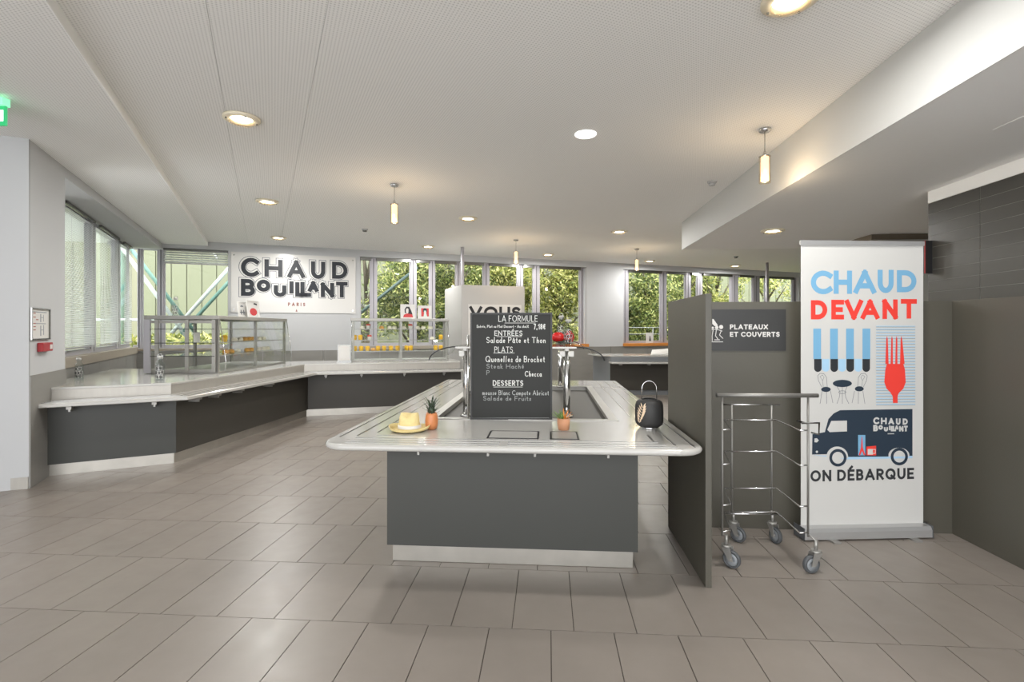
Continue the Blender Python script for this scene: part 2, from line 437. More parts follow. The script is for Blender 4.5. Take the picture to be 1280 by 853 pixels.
# ------------------------------------------------------------------ stroke lettering
def arc(cx,cy,rx,ry,a0,a1,n=None):
    n=n or max(4,int(abs(a1-a0)/15))
    return [(cx+rx*math.cos(math.radians(a0+(a1-a0)*i/n)),cy+ry*math.sin(math.radians(a0+(a1-a0)*i/n))) for i in range(n+1)]
GL={
'C':(.86,[arc(.58,.5,.58,.5,48,312)]),'O':(1.0,[arc(.5,.5,.5,.5,0,360,28)]),
'Q':(1.0,[arc(.5,.5,.5,.5,0,360,28),[(.62,.3),(.98,.0)]]),
'H':(.78,[[(0,0),(0,1)],[(1,0),(1,1)],[(0,.5),(1,.5)]]),
'A':(.92,[[(0,0),(.5,1)],[(1,0),(.5,1)],[(.2,.28),(.8,.28)]]),
'U':(.76,[[(0,1),(0,.42)]+arc(.5,.42,.5,.42,180,360)+[(1,1)]]),
'D':(.80,[[(0,0),(0,1)],[(0,0),(.4,0)]+arc(.4,.5,.6,.5,-90,90)+[(0,1)]]),
'E':(.58,[[(1,1),(0,1),(0,0),(1,0)],[(0,.5),(.85,.5)]]),
'F':(.55,[[(1,1),(0,1),(0,0)],[(0,.5),(.85,.5)]]),
'V':(.9,[[(0,1),(.5,0)],[(.5,0),(1,1)]]),'N':(.8,[[(0,0),(0,1)],[(0,1),(1,0)],[(1,0),(1,1)]]),
'T':(.72,[[(0,1),(1,1)],[(.5,1),(.5,0)]]),'L':(.52,[[(0,1),(0,0),(1,0)]]),'I':(.0,[[(0,0),(0,1)]]),
'i':(.0,[[(0,0),(0,.5)],[(0,.88),(0,.9)]]),
'B':(.62,[[(0,0),(0,1)],[(0,1),(.5,1)]+arc(.5,.76,.42,.24,90,-90)+[(0,.52)],[(0,.52),(.55,.52)]+arc(.55,.26,.45,.26,90,-90)+[(0,0)]]),
'P':(.6,[[(0,0),(0,1)],[(0,1),(.5,1)]+arc(.5,.74,.5,.26,90,-90)+[(0,.48)]]),
'R':(.64,[[(0,0),(0,1)],[(0,1),(.5,1)]+arc(.5,.74,.5,.26,90,-90)+[(0,.48)],[(.4,.48),(1,0)]]),
'S':(.58,[arc(.5,.76,.48,.24,30,270)+arc(.5,.26,.5,.26,90,-150)]),
'X':(.8,[[(0,0),(1,1)],[(0,1),(1,0)]]),'M':(.95,[[(0,0),(0,1),(.5,.2),(1,1),(1,0)]]),
'Y':(.8,[[(0,1),(.5,.5),(1,1)],[(.5,.5),(.5,0)]]),
'7':(.55,[[(0,1),(1,1),(.35,0)]]),'1':(.3,[[(0,.75),(1,1),(1,0)]]),'8':(.55,[arc(.5,.75,.45,.25,0,360,16),arc(.5,.25,.5,.25,0,360,16)]),
'€':(.6,[arc(.6,.5,.5,.5,60,300),[(-.05,.6),(.7,.6)],[(-.05,.4),(.6,.4)]]),
',':(.05,[[(0,.05),(-.5,-.15)]]),'-':(.3,[[(0,.4),(1,.4)]]),'/':(.3,[[(0,0),(1,1)]]),'.':(.05,[[(0,0),(0,.05)]]),
}
GL['É']=(.58,GL['E'][1]+[[(.3,1.22),(.65,1.42)]])
def lc(w,*p): return (w,list(p))
GL.update({
'a':lc(.42,arc(.45,.26,.45,.26,40,330),[(1,.5),(1,.08),(1.15,0)]),'c':lc(.36,arc(.55,.26,.55,.26,55,310)),
'e':lc(.38,[(.05,.26),(.9,.30)]+arc(.5,.28,.45,.25,5,310)),'o':lc(.4,arc(.5,.26,.5,.26,0,360,14)),
'd':lc(.42,arc(.45,.26,.45,.26,40,330),[(1,1),(1,.05),(1.15,0)]),'b':lc(.4,[(0,1),(0,0)],arc(.5,.26,.5,.26,160,-160)),
'h':lc(.38,[(0,0),(.1,1)],[(0,.3),(.3,.5),(.8,.5),(.95,.3),(.95,0)]),'n':lc(.38,[(0,.5),(0,0)],[(0,.3),(.3,.5),(.8,.48),(.95,.3),(.95,0)]),
'u':lc(.38,[(0,.5),(0,.15),(.3,0),(.7,.02),(1,.2)],[(1,.5),(1,0)]),'r':lc(.28,[(0,.5),(0,0)],[(0,.3),(.4,.5),(1,.46)]),
's':lc(.3,[(.9,.45),(.4,.52),(.1,.38),(.8,.18),(.6,0),(0,.04)]),'t':lc(.26,[(.5,.85),(.5,.08),(1,.0)],[(0,.55),(1,.55)]),
'l':lc(.14,[(0,0),(.3,1)]),'m':lc(.6,[(0,.5),(0,0)],[(0,.3),(.2,.5),(.42,.45),(.45,0)],[(.45,.3),(.65,.5),(.92,.45),(1,0)]),
'k':lc(.36,[(0,1),(0,0)],[(.8,.52),(.05,.22),(1,0)]),'p':lc(.4,[(0,.5),(0,-.4)],arc(.5,.26,.5,.26,160,-160)),
'f':lc(.26,[(1,.95),(.6,1),(.4,.8),(.4,0)],[(0,.5),(.9,.5)]),'g':lc(.4,arc(.45,.26,.45,.26,0,360,12),[(.95,.5),(.95,-.2),(.5,-.4),(.1,-.3)]),
'ï':lc(.08,[(0,.5),(0,0)],[(0,.7),(0,.75)]),
'q':lc(.4,arc(.45,.26,.45,.26,0,360,12),[(.95,.5),(.95,-.4)]),
'é':lc(.38,[(.05,.26),(.9,.30)]+arc(.5,.28,.45,.25,5,310),[(.4,.65),(.8,.85)]),
'â':lc(.42,arc(.45,.26,.45,.26,40,330),[(1,.5),(1,.08),(1.15,0)],[(.2,.65),(.5,.82),(.8,.65)]),
})
def ribbon(mb,path,t,fn,cap=True,lift=0):
    P=[Vector(p) for p in path]
    closed=(P[0]-P[-1]).length<1e-6
    if closed: P=P[:-1]
    n=len(P)
    if cap and not closed:
        P[0]=P[0]-(P[1]-P[0]).normalized()*t/2 if (P[1]-P[0]).length>1e-9 else P[0]
        P[-1]=P[-1]+(P[-1]-P[-2]).normalized()*t/2
    A=[];B=[]
    for i in range(n):
        a=P[i]-P[i-1] if (i or closed) else P[1]-P[0]
        b=P[(i+1)%n]-P[i] if (i<n-1 or closed) else a
        if a.length<1e-9: a=b
        if b.length<1e-9: b=a
        a=a.normalized(); b=b.normalized(); m=(a+b); m=m.normalized() if m.length>1e-6 else a
        nn=Vector((-m.y,m.x)); k=1/max(.45,Vector((-a.y,a.x)).dot(nn))
        A.append(P[i]+nn*t/2*k); B.append(P[i]-nn*t/2*k)
    vs=[fn(*p) for p in A]+[fn(*p) for p in B]
    m=n if closed else n-1
    if lift:
        p0=Vector(fn(0,0)); nr=(Vector(fn(1,0))-p0).cross(Vector(fn(0,1))-p0).normalized()
        if nr.dot(Vector((0,0,H))-p0)<0: nr=-nr
        vs=[tuple(Vector(v)+nr*lift) for v in vs]
    mb.add(vs,[(i,(i+1)%n,n+(i+1)%n,n+i) for i in range(m)])
def glyph(mb,ch,u0,v0,u1,v1,t,fn,dx=0,dy=0,ts=None,nolift=False):
    w,st=GL[ch]; h=t/2
    for k_,p in enumerate(st):
        q=[(u0+h+x*(u1-u0-2*h)+dx, v0+h+y*(v1-v0-2*h)+dy) for x,y in p]
        ribbon(mb,q,ts or t,fn,True,0 if nolift else .00012*k_)
def text(mb,s,u,v,hgt,t,fn,sp=.18,ws=1.0,width=None):
    """capital height hgt, stroke t, starts at (u, v); width fits the line to a given length"""
    def run(k,draw):
        x=0
        for ch in s:
            if ch==' ': x+=.42*hgt*k; continue
            w=GL[ch][0]*(hgt-t)*k+t
            if draw: glyph(mb,ch,u+x,v,u+x+w,v+hgt,t,fn)
            x+=w+sp*hgt*k
        return x-sp*hgt*k
    k=ws
    if width:
        k=1; 
        for _ in range(20): k*=width/run(k,False)
    return run(k,True)
# ------------------------------------------------------------------ serving island
isl=thing('serving_island','white topped serving island on a charcoal base in the middle of the hall','counter',(-.22,3.1,0))
BX0,BX1,BY0,BY1=-.972,.525,3.04,6.15
MB().box(BX0+.01,BX1-.01,BY0+.01,BY1,.115,.742).build('carcass',M['panel2'],isl)
MB().box(BX0,BX1,BY0,BY0+.009,.115,.742).build('front_panel',M['panel'],isl)
for xx in (BX0,BX1-.009): MB().box(xx,xx+.009,BY0+.01,BY1,.115,.742).build('side_panel',M['panel'],isl)
MB().box(BX0+.02,BX1-.02,BY0+.045,BY1-.05,0,.115).build('kick_plate',M['kick'],isl,bevel=.003)
for p in (515,607,668,762):
    xx=GZ(p,567,.742)[0]
    MB().box(xx-.02,xx+.02,BY0-.16,BY0,.736,.742).box(xx-.02,xx+.02,BY0-.16,BY0-.155,.722,.742).box(xx-.006,xx+.006,BY0-.15,BY0,.70,.738).build('bracket',M['steel'],isl)
TX0,TX1,TY0,TY1,TZ=-1.272,.834,2.79,6.46,.78
tp=thing('island_worktop','glossy white worktop of the serving island with inlaid tray rails','worktop',(-.22,3.1,.742))
def rr(x0,x1,y0,y1,r,rb=.03,n=8):
    P=[]
    for cx,cy,a,rad in ((x1-r,y0+r,-90,r),(x1-rb,y1-rb,0,rb),(x0+rb,y1-rb,90,rb),(x0+r,y0+r,180,r)):
        for i in range(n+1):
            an=math.radians(a+90*i/n); P.append((cx+rad*math.cos(an),cy+rad*math.sin(an)))
    return P
WX0,WX1,WY0,WY1=-.83,.455,3.63,5.75      # cold well
# slab with a hole: four boards of one resin top, near and far edges rounded
r=.13
out=rr(TX0,TX1,TY0,TY1,r)
sl=MB()
inner=[(WX0,WY0),(WX1,WY0),(WX1,WY1),(WX0,WY1)]
near=[p for p in clip(out,(0,WY0),(0,-1))]; far=clip(out,(0,WY1),(0,1))
mid=clip(clip(out,(0,WY0),(0,1)),(0,WY1),(0,-1))
for pl in (near,far,clip(mid,(WX0,0),(-1,0)),clip(mid,(WX1,0),(1,0))): sl.prism(pl,.742,TZ)
sl.build('slab',M['top'],tp)
# rounded nosing
nose=[(p[0],p[1],.761) for p in out]; nose.append(nose[0])
MB().tube(nose,.0185,10,False).build('nosing',M['top'],tp)
gz=TZ+.0006
def rail(x0,x1,y0,y1,m='groove'):
    return MB().box(x0,x1,y0,y1,TZ-.001,TZ+.0025).build('tray_rail',M[m],tp)
for xx,ys in ((-1.235,2.96),(-1.142,3.0),(-1.052,3.10)): rail(xx-.005,xx+.005,ys,TY1-.06,'dchrome')
for yy,a,b in ((2.832,-1.15,-.27),(2.832,-.225,.70),(2.885,-1.16,-.27),(2.885,-.225,.65),(2.945,-1.13,.62)): rail(a,b,yy-.003,yy+.003,'dchrome')
for a,b in ((-1.03,-.80),): rail(a,b,3.02,3.026,'dchrome')
for xx,ya,yb in ((.60,2.97,3.14),(.70,2.88,3.16),(.795,2.84,3.6)): rail(xx-.005,xx+.005,ya,yb)
for xx in (.60,.70,.795): rail(xx-.0025,xx+.0025,3.8,TY1-.08,'fascia')
def inset(x0,x1,y0,y1,lab):
    t=thing('inset_plate',lab,'plate',((x0+x1)/2,y0,TZ),'inset plates in the island top')
    MB().box(x0,x0+.010,y0,y1,TZ+.0008,TZ+.004).box(x1-.010,x1,y0,y1,TZ+.0008,TZ+.004).box(x0,x1,y1-.008,y1,TZ+.0008,TZ+.004).box(x0,x1,y0,y0+.006,TZ+.0008,TZ+.004).build('rim',M['black'],t)
    MB().box(x0+.011,x1-.011,y0+.007,y1-.009,TZ+.0008,TZ+.003).build('plate',M['top' if x0<-.1 else 'steel'],t)
inset(-.36,-.054,2.985,3.205,'wide black rimmed white plate let into the island top before the menu board')
inset(.012,.182,2.985,3.205,'small black rimmed steel plate in the island top below the potted succulent')
# cold well
wl_=thing('cold_well','sunken steel cold well in the island behind the chalkboard','well',(0,WY0,.62))
MB().box(WX0-.035,WX1+.035,WY0-.035,WY0+.03,TZ+.0005,TZ+.006).box(WX0-.035,WX1+.035,WY1-.03,WY1+.035,TZ+.0005,TZ+.006).box(WX0-.035,WX0+.03,WY0+.03,WY1-.03,TZ+.0005,TZ+.006).box(WX1-.03,WX1+.035,WY0+.03,WY1-.03,TZ+.0005,TZ+.006).build('rim',M['steel'],wl_)
MB().box(WX0+.001,WX0+.02,WY0+.001,WY1-.001,.63,TZ).box(WX1-.02,WX1-.001,WY0+.001,WY1-.001,.63,TZ).box(WX0+.02,WX1-.02,WY0+.001,WY0+.02,.63,TZ).box(WX0+.02,WX1-.02,WY1-.02,WY1-.001,.63,TZ).build('well_wall',M['steel'],wl_)
MB().box(WX0+.02,WX1-.02,WY0+.02,WY1-.02,.60,.68).build('well_floor',mat('well_floor',srgb('#e0ded9'),.15),wl_)
# sneeze guard over the well
sg=thing('sneeze_guard','glass sneeze guard on chrome posts above the island well','guard',(-.23,3.7,TZ))
PXs=(-.597,.135)
for x in PXs:
    for y in (3.72,5.66):
        p=MB().tube([(x,y,TZ+.006),(x,y,1.27)],.025,16).lathe([(.045,0),(.045,.012),(.026,.016)],(x,y,TZ+.006),20).build('post',M['chrome'],sg)
        MB().box(x-.05,x+.05,y-.02,y+.02,1.225,1.262).build('clamp',M['steel'],p)
for x in PXs: MB().box(x-.012,x+.012,3.66,5.74,1.266,1.284).build('rail',M['steel'],sg)
MB().box(-.66,.20,3.62,5.80,1.286,1.296).build('shelf_glass',M['glass'],sg)
MB().box(-.66,.20,3.612,3.62,1.285,1.297).build('shelf_edge',M['steel'],sg)
for sgn,x0 in ((-1,-.65),(1,.19)):
    prof=[]
    for i in range(9):
        a=math.radians(90*i/8*.95); prof.append((x0+sgn*.22*math.sin(a)*.95, 1.296-.105*(1-math.cos(a))))
    g=MB(); 
    v=[(x,3.66,z) for x,z in prof]+[(x,5.76,z) for x,z in prof]; k=len(prof)
    g.add(v,[(i,i+1,k+i+1,k+i) for i in range(k-1)],True)
    gg=g.build('curved_glass',M['glass'],sg); so_=gg.modifiers.new('thick','SOLIDIFY'); so_.thickness=.006
    for y in (3.655,5.765):
        MB().tube([(x,y,z) for x,z in prof],.0045,6).build('edge_strip',M['black'],sg)
# ------------------------------------------------------------------ chalkboard
bX0,bX1=CW(-.288,3.60)[0],CW(.284,3.60)[0]
cb=Frame((-.2942,3.62),(.2828,3.60))
ch=thing('chalkboard','black chalkboard with the handwritten set menu standing on the island','board',cb.pt(cb.L/2,0,TZ))
MB().fbox(cb,0,cb.L,-.014,0,TZ+.004,TZ+.755).build('slate',mat('slate',srgb('#242523'),.7,var=.10,scale=5),ch)
fm=MB()
for a,b,z0,z1 in ((0,.012,TZ+.003,TZ+.758),(cb.L-.012,cb.L,TZ+.003,TZ+.758),(.012,cb.L-.012,TZ+.003,TZ+.016),(.012,cb.L-.012,TZ+.745,TZ+.758)): fm.fbox(cb,a,b,-.016,.005,z0,z1)
fm.build('frame',mat('dark_frame',srgb('#2b2b2b'),.5),ch)
MB().tube([cb.pt(-.02,-.03,TZ+.005),cb.pt(-.02,-.03,TZ+.60)],.008,8).build('stand',M['chrome'],ch)
chalk=mat('chalk',srgb('#cfd0cc'),.9); chalk2=mat('faint_chalk',srgb('#8d8f8e'),.9)
def cbp(px,py): return cb.px(px,py)
def fnc(n,fr): return lambda u,v: fr.pt(u,n,v)
f_=fnc(.0022,cb)
def chalkline(s,px0,py0,px1,hpx,t=.006,m=chalk,ul=None):
    u0,v0=cbp(px0,py0); u1,_=cbp(px1,py0); mb=MB()
    text(mb,s,u0,v0,hpx*.00562,t,f_,width=u1-u0)
    if ul: 
        a,v=cbp(ul[0],ul[2]); b,v2=cbp(ul[1],ul[2]); m2=MB(); ribbon(m2,[(a,v),(b,v2)],.003,f_); m2.build('chalk_underline',m,ch)
    mb.build('chalk_writing',m,ch)
chalkline('LA FORMULE',623,402.5,672,8,.0045,ul=(631,669,404))
chalkline('Entrée, Plat ou Plat Dessert - Au choix'.replace('x','X'),596,410,661,3.6,.003)
chalkline('7,18€',667,412,682,7,.006)
chalkline('ENTRÉES',618,420,653,6.5,.0052,ul=(621,652,421))
chalkline('Salade Pâte et Thon',608,429,682,7.5,.0048)
chalkline('PLATS',618,441,641,7.5,.0042,ul=(617,643,441.5))
chalkline('Quenelles de Brochet',607,453,681,8,.0048)
chalkline('Steak Haché',608,461,655,6,.0045,chalk2)
chalkline('P',608,469,612,6,.004,chalk2)
chalkline('Checca',656,471,677,7,.005)
chalkline('DESSERTS',616,482.5,654,7,.0062,ul=(617,653,484))
chalkline('mousse Blanc Compote Abricot',603,494,686,6,.0036,mat('mid_chalk',srgb('#aeb0ae'),.9))
chalkline('Salade de Fruits',604,501,664,6,.0045,chalk2)
bd=MB()
for p,q in (((590,522.5),(686,522.5)),):
    ribbon(bd,[cbp(*p),cbp(*q)],.003,f_)
bd.build('chalk_line',chalk2,ch)

# ------------------------------------------------------------------ small things on the island
# straw hat
hx,hy=GZ(512,538.5,TZ)
hat=thing('straw_hat','small yellow straw hat with a white band on the island corner','hat',(hx,hy,TZ))
straw=mat('straw',srgb('#ddc98e'),.8,var=.12,scale=60,bump=.3,bscale=120)
mb=MB(); n=48; prof=[]
rings=[(.128,.028,'o'),(.118,.012,'o'),(.100,.004,'o'),(.078,.006,'o'),(.070,.018,'c'),(.067,.05,'c'),(.063,.085,'c'),(.055,.100,'t'),(.035,.098,'t'),(.012,.088,'t')]
vs=[]
for r_,z_,k in rings:
    for j in range(n):
        a=2*math.pi*j/n
        zz=z_; rx=r_*1.0; ry=r_*.92
        if k=='o' : zz=.002+(z_-.002)*(.45+.85*abs(math.cos(a))**2 + .25*max(0,math.sin(a)))
        if k=='t': zz+=.010*abs(math.cos(a))-.016*max(0,-math.sin(a))
        if k=='c' and r_<.068: rx*=1-.10*max(0,math.sin(a+.6))**2
        vs.append((hx+rx*math.cos(a),hy+ry*math.sin(a),TZ+.002+zz))
fs=[(i*n+j,i*n+(j+1)%n,(i+1)*n+(j+1)%n,(i+1)*n+j) for i in range(len(rings)-1) for j in range(n)]
fs.append(tuple((len(rings)-1)*n+j for j in range(n)))
mb.add(vs,fs,True); h_=mb.build('crown_and_brim',straw,hat); sm=h_.modifiers.new('s','SOLIDIFY'); sm.thickness=.003
MB().lathe([(.0735,.016),(.0745,.017),(.0725,.036),(.0705,.036)],(hx,hy,TZ+.002),48,1,.93).build('hat_band',M['paper'],hat)
# pineapple pot
px_,py_=GZ(539.5,537,TZ); 
pn=thing('pineapple_pot','orange pineapple shaped jar with a dark green leafy crown beside the hat','ornament',(px_,py_,TZ))
orange=mat('orange_glaze',srgb('#c47c4c'),.4,var=.08,scale=40)
mb=MB(); n=24; vs=[]; prof=[(.020,0),(.033,.006),(.039,.03),(.040,.06),(.037,.088),(.033,.100),(.028,.098),(.024,.09)]
for i,(r_,z_) in enumerate(prof):
    for j in range(n):
        a=2*math.pi*j/n; rr_=r_*(1+.035*math.cos(a*12+ (math.pi if int(z_/.018)%2 else 0)))
        z2=z_+(.010*abs(math.sin(a*5)) if 4<=i<=6 else 0)
        vs.append((px_+rr_*math.cos(a),py_+rr_*math.sin(a),TZ+z2))
fs=[(i*n+j,i*n+(j+1)%n,(i+1)*n+(j+1)%n,(i+1)*n+j) for i in range(len(prof)-1) for j in range(n)]+[tuple(range(n-1,-1,-1)),tuple((len(prof)-1)*n+j for j in range(n))]
mb.add(vs,fs,True); mb.build('jar',orange,pn)
def leaf(mb,base,dirn,length,wid,bend=.3,n=5,thick=.002):
    b=Vector(base); d=Vector(dirn).normalized(); side=d.cross(Vector((0,0,1)))
    side=side.normalized() if side.length>1e-3 else Vector((1,0,0))
    hor=Vector((d.x,d.y,0)); hor=hor.normalized() if hor.length>1e-3 else Vector((0,0,0))
    L_=[];R_=[];C_=[]
    for i in range(n+1):
        t=i/n; p=b+d*length*t+hor*bend*length*t*t-Vector((0,0,1))*bend*length*t*t*.4
        w=wid*(1-t)**.7*(.7+.6*t)
        L_.append(p-side*w); R_.append(p+side*w); C_.append(p-hor*wid*.4*(1-t)-Vector((0,0,thick)))
    v=L_+C_+R_; k=n+1
    mb.add(v,[(i,i+1,k+i+1,k+i) for i in range(n)]+[(k+i,k+i+1,2*k+i+1,2*k+i) for i in range(n)]+[(i,2*k+i,2*k+i+1,i+1) for i in range(n)],True)
random.seed(3)
dg=mat('pineapple_leaf',srgb('#3b4a38'),.5,var=.15,scale=30)
MB().tube([(px_,py_,TZ+.085),(px_,py_,TZ+.13),(px_,py_,TZ+.17)],[.018,.022,.010],10).build('crown_core',dg,pn)
for i in range(22):
    a=i*2.4; t=i/22
    mb=MB(); leaf(mb,(px_+.015*math.cos(a),py_+.015*math.sin(a),TZ+.09+.07*t),(math.cos(a)*(.75-.55*t),math.sin(a)*(.75-.55*t),1),.045+.035*t,.010,.30)
    mb.build('leaf',dg,pn)
# small succulent
sx,sy=GZ(704.5,537.5,TZ)
su=thing('potted_succulent','small green and orange succulent in a terracotta pot by the chalkboard','plant',(sx,sy,TZ))
MB().lathe([(.030,0),(.035,.004),(.040,.04),(.0405,.074),(.035,.075),(.034,.062)],(sx,sy,TZ),24).build('pot',mat('terracotta',srgb('#b98563'),.7,var=.1,scale=20),su)
lg=mat('succulent_green',srgb('#6f8f45'),.5); lo=mat('succulent_orange',srgb('#e0913a'),.5)
for i in range(26):
    a=i*2.4; t=i/26; c=math.cos(a)
    mb=MB(); leaf(mb,(sx+.012*c-.004,sy+.012*math.sin(a),TZ+.060),(c*(1.3-.9*t)-.25,math.sin(a)*(1.2-.9*t),.9),.062+.02*t,.008,.05)
    l=mb.build('leaf',lo if c>.25 else lg,su)
    l['label']='orange leaf' if c>.25 else 'green leaf'
# lantern
lx,ly=GZ(811.5,535,TZ)
ln=thing('lantern','round black lantern with a pale leaf cut-out and a wire handle','lantern',(lx,ly,TZ))
MB().lathe([(.055,0),(.060,.002),(.060,.010),(.052,.014)],(lx,ly,TZ),32).build('base',M['chrome'],ln)
dk=mat('lantern_black',srgb('#2c2b2a'),.6)
MB().lathe([(.05,.012),(.070,.015),(.083,.026),(.089,.045),(.090,.10),(.088,.15),(.080,.172),(.066,.182),(.047,.186),(.045,.178),(.044,.17)],(lx,ly,TZ),40).build('shell',dk,ln)
MB().tube([(lx+.045*math.cos(a*math.pi/12),ly+.045*math.sin(a*math.pi/12),TZ+.187) for a in range(25)],.004,6,False).build('opening_ring',M['black'],ln)
hp=[(lx-.047,ly,TZ+.183)]+[(lx-.047*math.cos(a),ly,TZ+.255+.05*math.sin(a)) for a in [math.pi*i/12 for i in range(13)]]+[(lx+.047,ly,TZ+.183)]
MB().tube(hp,.003,6).build('handle',M['chrome'],ln)
cream=mat('leaf_cutout',srgb('#e0c9ac'),.5,metal=.2)
def cyl_pt(an,z,r_=.0915): return (lx+r_*math.cos(an),ly+r_*math.sin(an),TZ+z)
lf=MB()
a0=math.radians(-136)
for k in range(7):
    z=.042+.016*k; an=a0-.12+.05*k
    for s_ in (-1,1):
        dx=.36*math.sin(math.pi*(k+1.6)/9.2); ex=an+s_*dx; ez=z+.034; mx=(an+ex)/2; mz=(z+ez)/2
        lf.poly([cyl_pt(an,z),cyl_pt(mx+s_*.05,mz-.007),cyl_pt(ex,ez),cyl_pt(mx-s_*.03,mz+.005)])
lf.build('leaf_cutout',cream,ln)

# ------------------------------------------------------------------ counter in front of the left and back walls
Pc=[(-4.475,4.912),(-3.55,5.41),(-3.322,8.338),(-.90,9.02)]
Pw=[Vector(CW(*p)) for p in Pc]
def offs(P,d):
    R=[]
    for i,p in enumerate(P):
        a=(P[i]-P[i-1]).normalized() if i else (P[1]-P[0]).normalized()
        b=(P[i+1]-P[i]).normalized() if i<len(P)-1 else a
        m=(a+b).normalized(); n=Vector((-m.y,m.x)); k=1/Vector((-a.y,a.x)).dot(n)
        R.append(p+n*d*k)
    return R
def band(d0,d1,i0=0,i1=3,P=Pw):
    A=offs(P,d0)[i0:i1+1]; B=offs(P,d1)[i0:i1+1]
    return A+B[::-1]
sc=thing('serving_counter','long angled charcoal serving counter along the left and back walls','counter',(Pw[1].x,Pw[1].y,0))
for i in range(3):
    MB().prism(band(.0,.012,i,i+1),.115,.69).build('front_panel',M['panel'] if i==0 else M['panel2'],sc)
    MB().prism(band(.04,.05,i,i+1),0,.115).build('kick_plate',M['kick'],sc)
MB().prism([tuple(p) for p in offs(Pw,.055)]+[tuple(offs(Pw,.93)[3]),CW(-4.60,8.98),CW(-4.78,7.43),CW(-5.70,7.36),CW(-4.98,5.66),CW(-4.76,5.46)],.0,.685).build('carcass',M['panel2'],sc)
for p,i in ((91,0),(195,0),(236,1),(261,1),(291,1),(330,1),(408,2),(452,2),(505,2),(554,2)):
    fr=Frame(tuple(Pw[i]),tuple(Pw[i+1]),True)
    a=fr.s_px(p); MB().fbox(fr,a-.02,a+.02,.0,.14,.682,.69).fbox(fr,a-.02,a+.02,.135,.14,.655,.69).fbox(fr,a-.008,a+.008,.001,.12,.63,.684).build('bracket',M['steel'],sc)
ts=thing('tray_slide','white tray slide with inlaid rails along the angled serving counter','tray slide',(Pw[1].x,Pw[1].y,.69))
MB().prism(band(-.22,.12),.69,.728).build('slide_board',M['top'],ts,bevel=.008)
for d in (-.16,-.08,0.0):
    MB().prism(band(d-.004,d+.004),.7275,.7305).build('slide_rail',M['dchrome'],ts)
ut=thing('counter_worktop','white worktop with steel fascia on the angled serving counter','worktop',(Pw[1].x,Pw[1].y,.728))
MB().prism(band(.10,.115),.729,.826).build('fascia',M['fascia'],ut)
F1=offs(Pw,.095); B1=offs(Pw,.95)
wallpts=[CW(-4.62,9.0),CW(-4.80,7.45),CW(-5.75,7.40),CW(-5.0,5.62),CW(-4.78,5.44)]
poly=[tuple(p) for p in F1]+[tuple(B1[3])]+wallpts
MB().prism(poly,.826,.85).build('worktop',M['top'],ut,bevel=.004)
poly2=[tuple(p) for p in offs(Pw,.13)]+[tuple(B1[3])]+wallpts
MB().prism(poly2,.70,.826).build('worktop_box',M['panel2'],ut)
# ------------------------------------------------------------------ counter by the right-hand back window
Qw=[Vector(CW(*p)) for p in ((2.11,11.0),(5.2,11.0))]
fr=Frame(tuple(Qw[0]),tuple(Qw[1]),True)
rc=thing('rear_counter','short charcoal counter with a white tray slide under the far right window','counter',fr.pt(0,0,0))
MB().fbox(fr,0,fr.L,-.012,0,.115,.69).build('front_panel',M['panel2'],rc)
MB().fbox(fr,0.0,fr.L,-.04,-.02,0,.115).build('kick_plate',M['kick'],rc)
e0=Vector(fr.pt(0,0,0)[:2]); e1=Vector(CW(1.90,12.0)); e2=Vector(fr.pt(fr.L,-1.0,0)[:2])
MB().prism([tuple(e0+Vector((.01,.02))),fr.pt(fr.L,-.02,0)[:2],tuple(e2),tuple(e1)],.01,.82).build('carcass',mat('blue_grey_end',srgb('#74777a'),.45),rc)
for p in (775,810): 
    a=fr.s_px(p); MB().fbox(fr,a-.025,a+.025,.0,.12,.655,.69).build('bracket',M['steel'],rc)
MB().fbox(fr,-.01,fr.L,-.13,.22,.69,.725).build('tray_slide',M['top'],rc,bevel=.006)
MB().fbox(fr,.02,fr.L,-.13,-.115,.725,.825).build('fascia',M['fascia'],rc)
rt=thing('rear_worktop','white worktop with a rounded end on the far right counter','worktop',fr.pt(0,-.1,.825))
tp_=[fr.pt(.02,-.10,0)[:2],fr.pt(fr.L,-.10,0)[:2],fr.pt(fr.L,-1.0,0)[:2],tuple(e1+Vector((-.12,.0))),tuple(Vector(CW(1.84,11.55))),tuple(Vector(CW(1.95,11.25)))]
MB().prism(tp_,.826,.85).build('worktop',M['top'],rt,bevel=.004)
# open leaflet on it
lp=Frame((3.05,11.3),(3.75,11.3))
lf=thing('open_folder','open white folder lying on the far right worktop by the divider','folder',lp.pt(.2,0,.85))
v=[lp.pt(0,0,.852),lp.pt(.6,0,.852),lp.pt(.6,-.3,.855),lp.pt(.1,-.3,.855)]
MB().add(v+[(x,y,z+.006) for x,y,z in v],[(0,3,2,1),(4,5,6,7),(0,1,5,4),(1,2,6,5),(2,3,7,6),(3,0,4,7)]).build('page',M['paper'],lf)
v=[lp.pt(0.02,-.02,.865),lp.pt(.6,-.02,.885),lp.pt(.62,-.22,.995),lp.pt(.10,-.22,.955)]
MB().add(v+[(x,y,z+.006) for x,y,z in v],[(0,3,2,1),(4,5,6,7),(0,1,5,4),(1,2,6,5),(2,3,7,6),(3,0,4,7)]).build('raised_page',M['paper'],lf)

